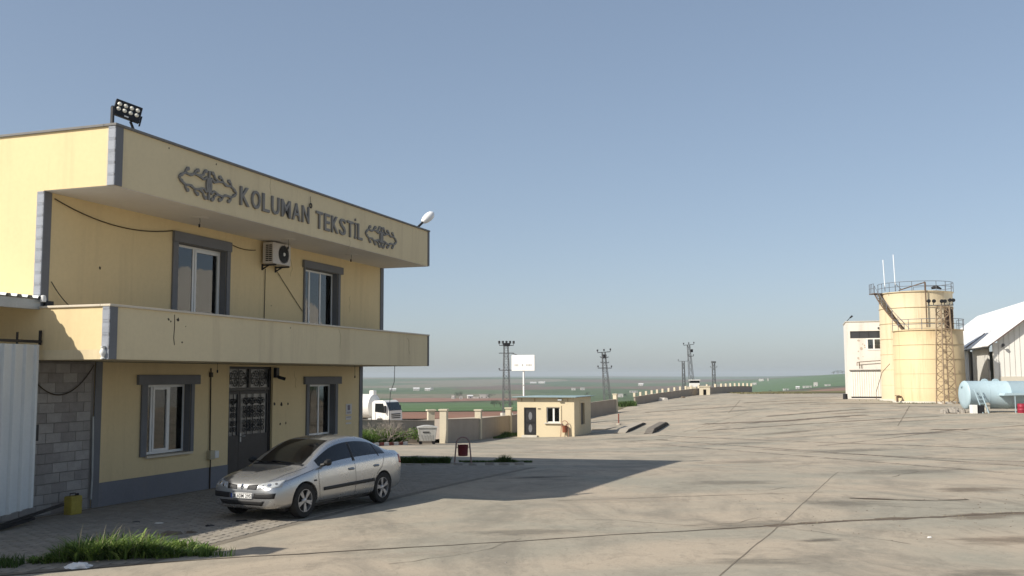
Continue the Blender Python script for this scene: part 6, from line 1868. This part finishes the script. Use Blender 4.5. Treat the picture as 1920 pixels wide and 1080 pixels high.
def tussocks(name, label, m, n_t, per, hgt, w, seed, arch=1.0):
    rnd = random.Random(seed); mb = MB()
    for _ in range(n_t):
        x0, y0, hf = near_clump(rnd); a0 = rnd.uniform(0, 2*PI)
        for _b in range(int(per*rnd.uniform(.6, 1.3))):
            a = rnd.uniform(0, 2*PI); rr = abs(rnd.gauss(0, .05)); x, y = x0 + rr*math.cos(a), y0 + rr*math.sin(a)
            h_ = hgt*hf*rnd.uniform(.45, 1.15); out = h_*arch*rnd.uniform(.15, 1.0); wd = w*rnd.uniform(.55, 1.35); dx, dy = math.cos(a), math.sin(a); z = terr(x, y) - .01
            droop = rnd.uniform(.1, .75); tw = rnd.uniform(-.6, .6); k = len(mb.v)
            for (t, ww) in ((0, .7), (.3, 1), (.6, .85), (.85, .5), (1, 0)):
                px_, py_ = x + dx*out*t**1.6, y + dy*out*t**1.6; pz = z + h_*(t - droop*.55*t**2.6)
                sx_2, sy_2 = -math.sin(a + tw*t), math.cos(a + tw*t)
                if ww > 0: mb.v += [(px_ - sx_2*wd*ww, py_ - sy_2*wd*ww, pz), (px_ + sx_2*wd*ww, py_ + sy_2*wd*ww, pz)]
                else: mb.v.append((px_, py_, pz))
            mb.f += [(k, k+1, k+3, k+2), (k+2, k+3, k+5, k+4), (k+4, k+5, k+7, k+6), (k+6, k+7, k+8)]
    o = mb.build(name, m, None, fix=False, smooth='all')
    o['label'] = label; o['category'] = 'grass'; o['kind'] = 'stuff'
M_GR3 = leaf_mat('grass_yellowgreen', (.14,.22,.04), (.28,.36,.10))
tussocks('grass_clump', 'lush green grass clump at the near left, growing in the joint', M_GR1, 100, 24, .50, .0105, 1, 1.35)
tussocks('grass_clump', 'yellow green broad blades in the near left grass clump', M_GR3, 90, 18, .40, .016, 12, 1.6)
tussocks('grass_clump', 'darker low leaves inside the near left clump', M_GR2, 70, 20, .40, .014, 2, 1.5)
grass('seed_heads', 'pale straw stalks sticking out of the near left grass clump', M_SEED, near_clump, 110, .76, .0045, 3, .6)
grass('grass_clump', 'low grass tuft at the left frame edge', M_GR2, lambda r: (-8.6 + 1.5*r.random(), 14.35 + .35*r.random(), .8), 900, .25, .007, 4)
grass('grass_clump', 'thin weeds trailing right of the near grass clump along the joint', M_GR1, lambda r: (-4.75 + .5*r.random()**2, 15.22 + .2*r.random(), .8), 160, .22, .006, 14)
def strip_a(r): t = r.random(); return (-5.4 + 3.2*t, 34.6 + .1*t + abs(r.gauss(0, .3)), .45 + .65*abs(noise.noise(Vector((t*7, 1, 0)))) + .2)
grass('grass_strip', 'dark green grass strip directly behind the car', M_GR2, strip_a, 4200, .40, .012, 5, .9)
def strip_b(r): t = r.random(); return (-1.9 + 2.6*t, 35.45 + .1*t + abs(r.gauss(0, .16)), .35 + 1.1*math.exp(-((t - .62)/.10)**2)*.8)
grass('grass_strip', 'sparse grass strip right of the red litter bin', M_GR2, strip_b, 1500, .30, .011, 6, .9)
def bed(r):
    t = r.random(); u = r.random()
    x, y = -10.4 + 4.3*t, 45.6 + 12.0*t
    return (x - .15 - 2.6*u, y + .1 + .9*u, .5 + .8*abs(noise.noise(Vector((x*1.1 + u, y*.7, 0)))))
grass('grass_bed', 'tall green grass in the kerbed bed around the bare shrub', M_GR1, bed, 8500, 1.3, .028, 7, .9)
grass('grass_bed', 'dark weeds in the kerbed bed beside the dumpster', M_GR2, bed, 4500, .95, .028, 8, 1.0)
grass('weeds', 'weeds at the foot of the boundary wall left of the guardhouse', M_GR2, lambda r: (lambda t: (-1.7 + 2.2*t + .3 + abs(r.gauss(0, .25)), 70.5 + 9*t, .4 + .5*math.exp(-((t - .35)/.12)**2)))(r.random()), 1800, .55, .025, 9, .7)
grass('weeds', 'olive scrub along the far edge of the yard', M_DRY, lambda r: (35 + 12*r.random(), 152 + 12*r.random(), .6), 1500, .35, .05, 10, .7)
grass('weeds', 'green weeds by the gap between the two boundary walls', M_GR2, lambda r: (13.6 + 2.0*r.random(), 124.5 + 4*r.random(), 1), 900, .8, .04, 11, .8)

# bare shrub
def shrub(X, Y):
    z = terr(X, Y); t = thing('bare_shrub', 'bare grey branching shrub in front of the lorry', 'shrub', (X, Y, z))
    rnd = random.Random(4); tr = MB(); tw_ = MB()
    def grow(p, d, L_, r, lv):
        q = p + d*L_; mid = p.lerp(q, .5) + Vector((rnd.uniform(-1, 1), rnd.uniform(-1, 1), rnd.uniform(-.3, .6)))*L_*.10
        (tr if lv < 2 else tw_).tube([p, mid, q], [r, r*.85, r*.65], 5 if lv < 2 else 3)
        if lv >= 5: return
        for _ in range(rnd.choice((2, 3, 3)) if lv else 5):
            nd = (d + Vector((rnd.gauss(0, .55), rnd.gauss(0, .55), rnd.gauss(.05, .35)))).normalized()
            grow(q if lv else p.lerp(q, rnd.uniform(.4, 1)), nd, L_*rnd.uniform(.62, .88), r*.62, lv + 1)
    for a in range(4):
        grow(Vector((0, 0, -.05)), Vector((math.cos(a*1.7 + .4)*.65, math.sin(a*1.7 + .4)*.65, .85)).normalized(), .55, .035, 0)
    m = mat('dry_bark', (.27,.235,.20), .9, .15, 5, 40)
    tr.build('trunk', m, t, fix=False); tw_.build('twigs', m, t, fix=False)
shrub(-7.1, 55.4)
def leaf_cloud(mb, c, rad, n, size, rnd):
    for _ in range(n):
        while True:
            u = Vector((rnd.uniform(-1, 1), rnd.uniform(-1, 1), rnd.uniform(-1, 1)))
            if .25 < u.length < 1: break
        p = Vector(c) + Vector((u.x*rad[0], u.y*rad[1], u.z*rad[2]))
        a = Vector((rnd.gauss(0, 1), rnd.gauss(0, 1), rnd.gauss(0, 1))).normalized(); b = a.orthogonal().normalized(); s_ = size*rnd.uniform(.5, 1.3)
        k = len(mb.v); mb.v += [tuple(p + a*s_), tuple(p + b*s_*.6), tuple(p - a*s_), tuple(p - b*s_*.6)]; mb.f.append((k, k+1, k+2, k+3))
def tree(X, Y, h_, w, label, seed, group='far trees', n=260):
    z = terr(X, Y); t = thing('tree', label, 'tree', (X, Y, z), 0, group); rnd = random.Random(seed)
    s = MB(); s.tube([(0, 0, -.3), (.03*h_, 0, h_*.35), (0, .02*h_, h_*.7)], [h_*.05, h_*.035, h_*.015], 6)
    for k in range(4): a = rnd.uniform(0, 2*PI); s.tube([(0, 0, h_*(.3 + .1*k)), (w*.3*math.cos(a), w*.3*math.sin(a), h_*(.5 + .1*k))], [h_*.02, h_*.008], 5)
    s.build('trunk', M_RUST, t)
    mb = MB()
    for k in range(7): leaf_cloud(mb, (rnd.gauss(0, w*.22), rnd.gauss(0, w*.22), h_*rnd.uniform(.42, .85)), (w*.27, w*.27, h_*.20), n//7, h_*.05, rnd)
    mb.build('crown', M_FOL, t, fix=False)
def pol(px, r): a = math.atan((px - 960)/1850); return r*math.sin(a), r*math.cos(a)
for i, (px, r, h_, w, lab) in enumerate([(861, 1350, 11, 10, 'dark round tree left of the far white farmhouses'), (917, 1400, 8, 12, 'dark tree right behind the largest far farmhouse'), (926, 700, 5, 7, 'bushy tree left of the crowded power pole'),
        (937, 640, 5, 8, 'broad bush just left of the crowded power pole foot'), (957, 620, 4.5, 6, 'bush right of the crowded power pole foot'), (1560, 3200, 12, 16, 'dark tree on the hill crest, left of three'), (1568, 3200, 14, 20, 'dark tree on the hill crest, middle of three'),
        (1577, 3200, 11, 18, 'dark tree on the hill crest, right of three'), (1172, 1500, 7, 8, 'green tree beside the long white far house'), (1099, 1600, 8, 9, 'tree behind the right end of the guardhouse roof'), (1440, 1500, 6, 7, 'small tree before the green hillside')]):
    x, y = pol(px, r); tree(x, y, h_, w, lab, 40 + i)

# far farmhouses
M_HW = mat('far_white', (.44,.42,.39), .9, .05, .2, 2); M_HR = mat('far_roof', (.42,.40,.38), .8, .1, .3, 2)
def house(px, r, w, d, h_, label, gable=True, group='far farm buildings', m=None, roofm=None):
    x, y = pol(px, r); z = terr(x, y); t = thing('farmhouse', label, 'house', (x, y, z - .3), -math.atan2(x, y) + random.uniform(-.3, .3), group)
    nw = max(1, int(w/5)); holes = [(-w/2 + w*(i + .5)/nw - .7, -w/2 + w*(i + .5)/nw + .7, 1.4, min(h_ - .5, 2.9)) for i in range(nw)]
    MB().panel(-w/2, w/2, -1.5, h_, -d/2, -d/2 + .3, holes).build('wall', m or M_HW, t)
    MB().box(-w/2, -w/2 + .3, -d/2 + .3, d/2, -1.5, h_).box(w/2 - .3, w/2, -d/2 + .3, d/2, -1.5, h_).box(-w/2 + .3, w/2 - .3, d/2 - .3, d/2, -1.5, h_).build('wall', m or M_HW, t)
    for q in holes: MB().box(q[0], q[1], -d/2 + .15, -d/2 + .2, q[2], q[3]).build('window', M_CGL, t)
    if gable: MB().prism([(-d/2 - .4, h_), (d/2 + .4, h_), (0, h_ + d*.28)], -w/2 - .4, w/2 + .4, 'X').build('roof', roofm or M_HR, t)
    else: MB().box(-w/2 - .3, w/2 + .3, -d/2 - .3, d/2 + .3, h_, h_ + .35).build('roof', roofm or M_HW, t)
random.seed(9)
M_HRW = mat('far_roof_white', (.58,.58,.57), .7, .04)
for (px, r, w, d, h_, lab, gb, rm) in [
    (737, 2300, 15, 9, 4, 'lone white far barn above the lorry cab', True, M_HRW), (781, 2300, 14, 9, 5, 'white gabled far barn, left of three right of the lorry', True, M_HRW), (802, 2250, 12, 8, 4.5, 'white far barn, middle of three right of the lorry', True, M_HRW), (810, 2350, 6, 6, 6, 'little white far house, right of three right of the lorry', False, M_HW),
    (850, 1350, 4, 4, 5, 'narrow white far house left of the round dark tree', False, M_HW), (864, 1300, 4, 4, 4.5, 'narrow white far house right of the round dark tree', False, M_HW), (881, 1380, 7, 6, 4, 'small gabled far house between the round tree and the large farmhouse', True, M_HRW),
    (893, 1400, 8, 6, 2.5, 'low shed left of the large far farmhouse', False, M_HW), (907, 1400, 12, 8, 6, 'large white far farmhouse left of the crowded power pole', False, M_HW),
    (999, 3600, 22, 10, 5, 'long white far roof right of the sign pole, left of two', True, M_HRW), (1015, 3700, 24, 10, 5, 'long white far roof right of the sign pole, right of two', True, M_HRW),
    (1074, 2200, 9, 7, 5, 'white far house over the guardhouse roof, left of two', False, M_HW), (1091, 2200, 9, 7, 6, 'white far house over the guardhouse roof, right of two', False, M_HW),
    (1159, 1500, 12, 8, 5.5, 'long white far house right of the dark power pole', False, M_HW), (1186, 2000, 15, 8, 4, 'white far house at the start of the far wall', False, M_HW), (1200, 2900, 14, 9, 5, 'small white far house above the start of the far wall', True, M_HRW),
    (1412, 2500, 10, 8, 6, 'white far house on the slope, lower of two', False, M_HW), (1425, 3000, 14, 8, 7, 'white far house on the crest, upper of two', False, M_HW), (1437, 2900, 4, 4, 8, 'narrow white far tower on the crest', False, M_HW),
    (1470, 1700, 8, 7, 3.5, 'low far shed before the green hillside, left one', False, M_HW), (1492, 1750, 6, 6, 4, 'tiny far house before the green hillside', True, M_HRW),
    (1510, 1800, 14, 8, 4, 'far farm with a dark shade line before the green hillside', False, M_HW), (1526, 1850, 7, 7, 8, 'tall pale far silo house before the green hillside', False, M_HW), (1548, 1800, 9, 7, 3.5, 'reddish low far shed left of the works building', False, M_HR)]:
    house(px, r, w, d, h_, lab, gb, roofm=rm)

# litter and scraps
random.seed(17)
def scrap(X, Y, s_, m, label, flat=.4, name='litter', cat='litter', n=8):
    z = terr(X, Y); mb = MB(); ring = [(s_*math.cos(2*PI*i/n)*random.uniform(.6, 1.2), s_*.6*math.sin(2*PI*i/n)*random.uniform(.6, 1.2)) for i in range(n)]
    mb.v = [(x, y, -.005) for x, y in ring] + [(x*.75, y*.75, s_*flat*random.uniform(.4, 1.1)) for x, y in ring] + [(0, 0, s_*flat)]
    mb.f = [(i, (i+1) % n, n+(i+1) % n, n+i) for i in range(n)] + [(n+i, n+(i+1) % n, 2*n) for i in range(n)]
    return tag(mb.build(name, m, None, loc=(X, Y, z + .005), rot=(0, 0, .3)), label, cat)
def bag(X, Y):
    mb = MB(); n, m_ = 14, 7
    for i in range(m_):
        t = i/(m_ - 1)
        for j in range(n):
            a = 2*PI*j/n; q = 1 + .45*noise.noise(Vector((math.cos(a)*1.9, math.sin(a)*1.9, t*3)))
            r = max(0, math.cos(PI*.5*t))**.6*.115*q + .004
            mb.v.append((r*1.5*math.cos(a), r*.8*math.sin(a), .065*math.sin(PI*t*.5)*(1 + .6*noise.noise(Vector((math.cos(a)*2.5, math.sin(a)*2.5, 7 + t*4))))))
    for i in range(m_ - 1):
        for j in range(n): mb.f.append((i*n+j, i*n+(j+1) % n, (i+1)*n+(j+1) % n, (i+1)*n+j))
    mb.f.append(tuple(range((m_-1)*n, m_*n)))
    tag(mb.build('litter', M_WHITE, None, loc=(X, Y, terr(X, Y) + .002), rot=(0, 0, .2)), 'crumpled white bag in front of the near grass clump', 'litter')
bag(-6.22, 14.42)
scrap(-5.15, 19.0, .16, M_BLACK, 'flat dark rag on the paving left of the car', .15)
scrap(-5.55, 18.35, .10, M_BLACK, 'small dark scrap on the paving between rag and grass', .3)
scrap(-5.9, 17.35, .22, M_OIL, 'clod of brown earth at the shadow edge behind the grass', .3)
scrap(-5.6, 17.5, .12, M_OIL, 'smaller clod of brown earth at the shadow edge behind the grass', .4)
scrap(-6.6, 18.7, .09, M_PALE, 'pale scrap on the shaded paving left of the car', .3)
scrap(-7.1, 18.9, .10, M_BLACK, 'dark scrap on the shaded paving nearest the yellow canister', .2)
scrap(21.0, 137.4, .75, M_PALE, 'white rubble heap at the foot of the far wall', .5, 'rubble', 'rubble')
scrap(24.6, 143, .45, M_OIL, 'dark rubble heap at the foot of the far wall', .5, 'rubble', 'rubble')
scrap(7.0, 16.9, .05, M_WHITE, 'small white paper scrap on the open concrete', .3)
# concrete gate pillar outside the left frame edge; its shadow reaches the grass
plr = thing('gate_pillar', 'tall concrete gate pillar standing just outside the left of the view', 'pillar', (-9.0, 12.9, terr(-9.0, 12.9)), PI/2 - YAW)
MB().box(-.2, .2, -.2, .2, -.4, 4.35).build('shaft', M_PIER, plr); MB().box(-.27, .27, -.27, .27, 4.351, 4.45).build('pillar_cap', M_PIER, plr)
# weeds in the yard joints
def joint_weeds(r):
    P = [(6.5, 18.95), (8.4, 19.55), (9.7, 19.95), (7.4, 19.25), (10.4, 20.2), (5.4, 18.6)]
    x, y = r.choice(P); return (x + r.gauss(0, .22), y + r.gauss(0, .06), .7)
grass('joint_weeds', 'dry low weeds in the open yard joint at the right', M_SEED, joint_weeds, 160, .06, .006, 21, 1.2)
grass('weeds', 'sparse weeds along the foot of the tanks and works building', M_GR2, lambda r: (38 + 8*r.random(), 98 + 14*r.random() if r.random() < .3 else 97.6 + .6*r.random(), .6), 250, .25, .03, 22, .8)

# leafy weeds beside the dumpster
lx, ly = -6.55, 57.4
lw_ = thing('leafy_weeds', 'leafy green weed bush between the bare shrub and the dumpster', 'bush', (lx, ly, terr(lx, ly)))
rnd_ = random.Random(31); mb = MB()
for k in range(6): leaf_cloud(mb, (rnd_.gauss(0, .55), rnd_.gauss(0, .35), .35 + .3*rnd_.random()), (.42, .4, .34), 130, .07, rnd_)
mb.build('leaves', M_GR1, lw_, fix=False)
s = MB()
for k in range(9): a = rnd_.uniform(0, 2*PI); s.tube([(0, 0, -.05), (.5*math.cos(a), .4*math.sin(a), .75)], [.015, .006], 4)
s.build('stems', M_RUST, lw_)
# arched white hall across the yard, right of the view: the office windows mirror it
hall = thing('arched_hall', 'white arched hall across the yard, outside the right of the view', 'hall', (56, 66, terr(56, 66)), 0)
prof = [(-17, -.3), (17, -.3), (17, 9.5)] + [(17*math.cos(PI*i/14), 9.5 + 4.0*math.sin(PI*i/14)) for i in range(1, 14)] + [(-17, 9.5)]
MB().prism(prof, 0, 26, 'X').build('shell', M_WH, hall)
MB().box(-.04, -.002, -3, 3, 0, 5).build('door', M_GALV, hall)
# ------------------------------------------------------------------ haze
def haze():
    o = MB().box(-10500, 10500, -10500, 10500, -75, 42).build('haze', None)
    m = bpy.data.materials.new('haze'); m.use_nodes = True
    nt = m.node_tree
    nt.nodes.remove(nt.nodes['Principled BSDF'])
    pv = nt.nodes.new('ShaderNodeVolumePrincipled')
    pv.inputs['Color'].default_value = (.70, .78, .84, 1)
    pv.inputs['Density'].default_value = HAZE
    pv.inputs['Anisotropy'].default_value = 0.0
    nt.links.new(pv.outputs[0], nt.nodes['Material Output'].inputs['Volume'])
    o.data.materials.append(m)
    o['kind'] = 'stuff'; o['label'] = 'pale haze over the far fields and hills'; o['category'] = 'haze'
HAZE = 0.00013
haze()
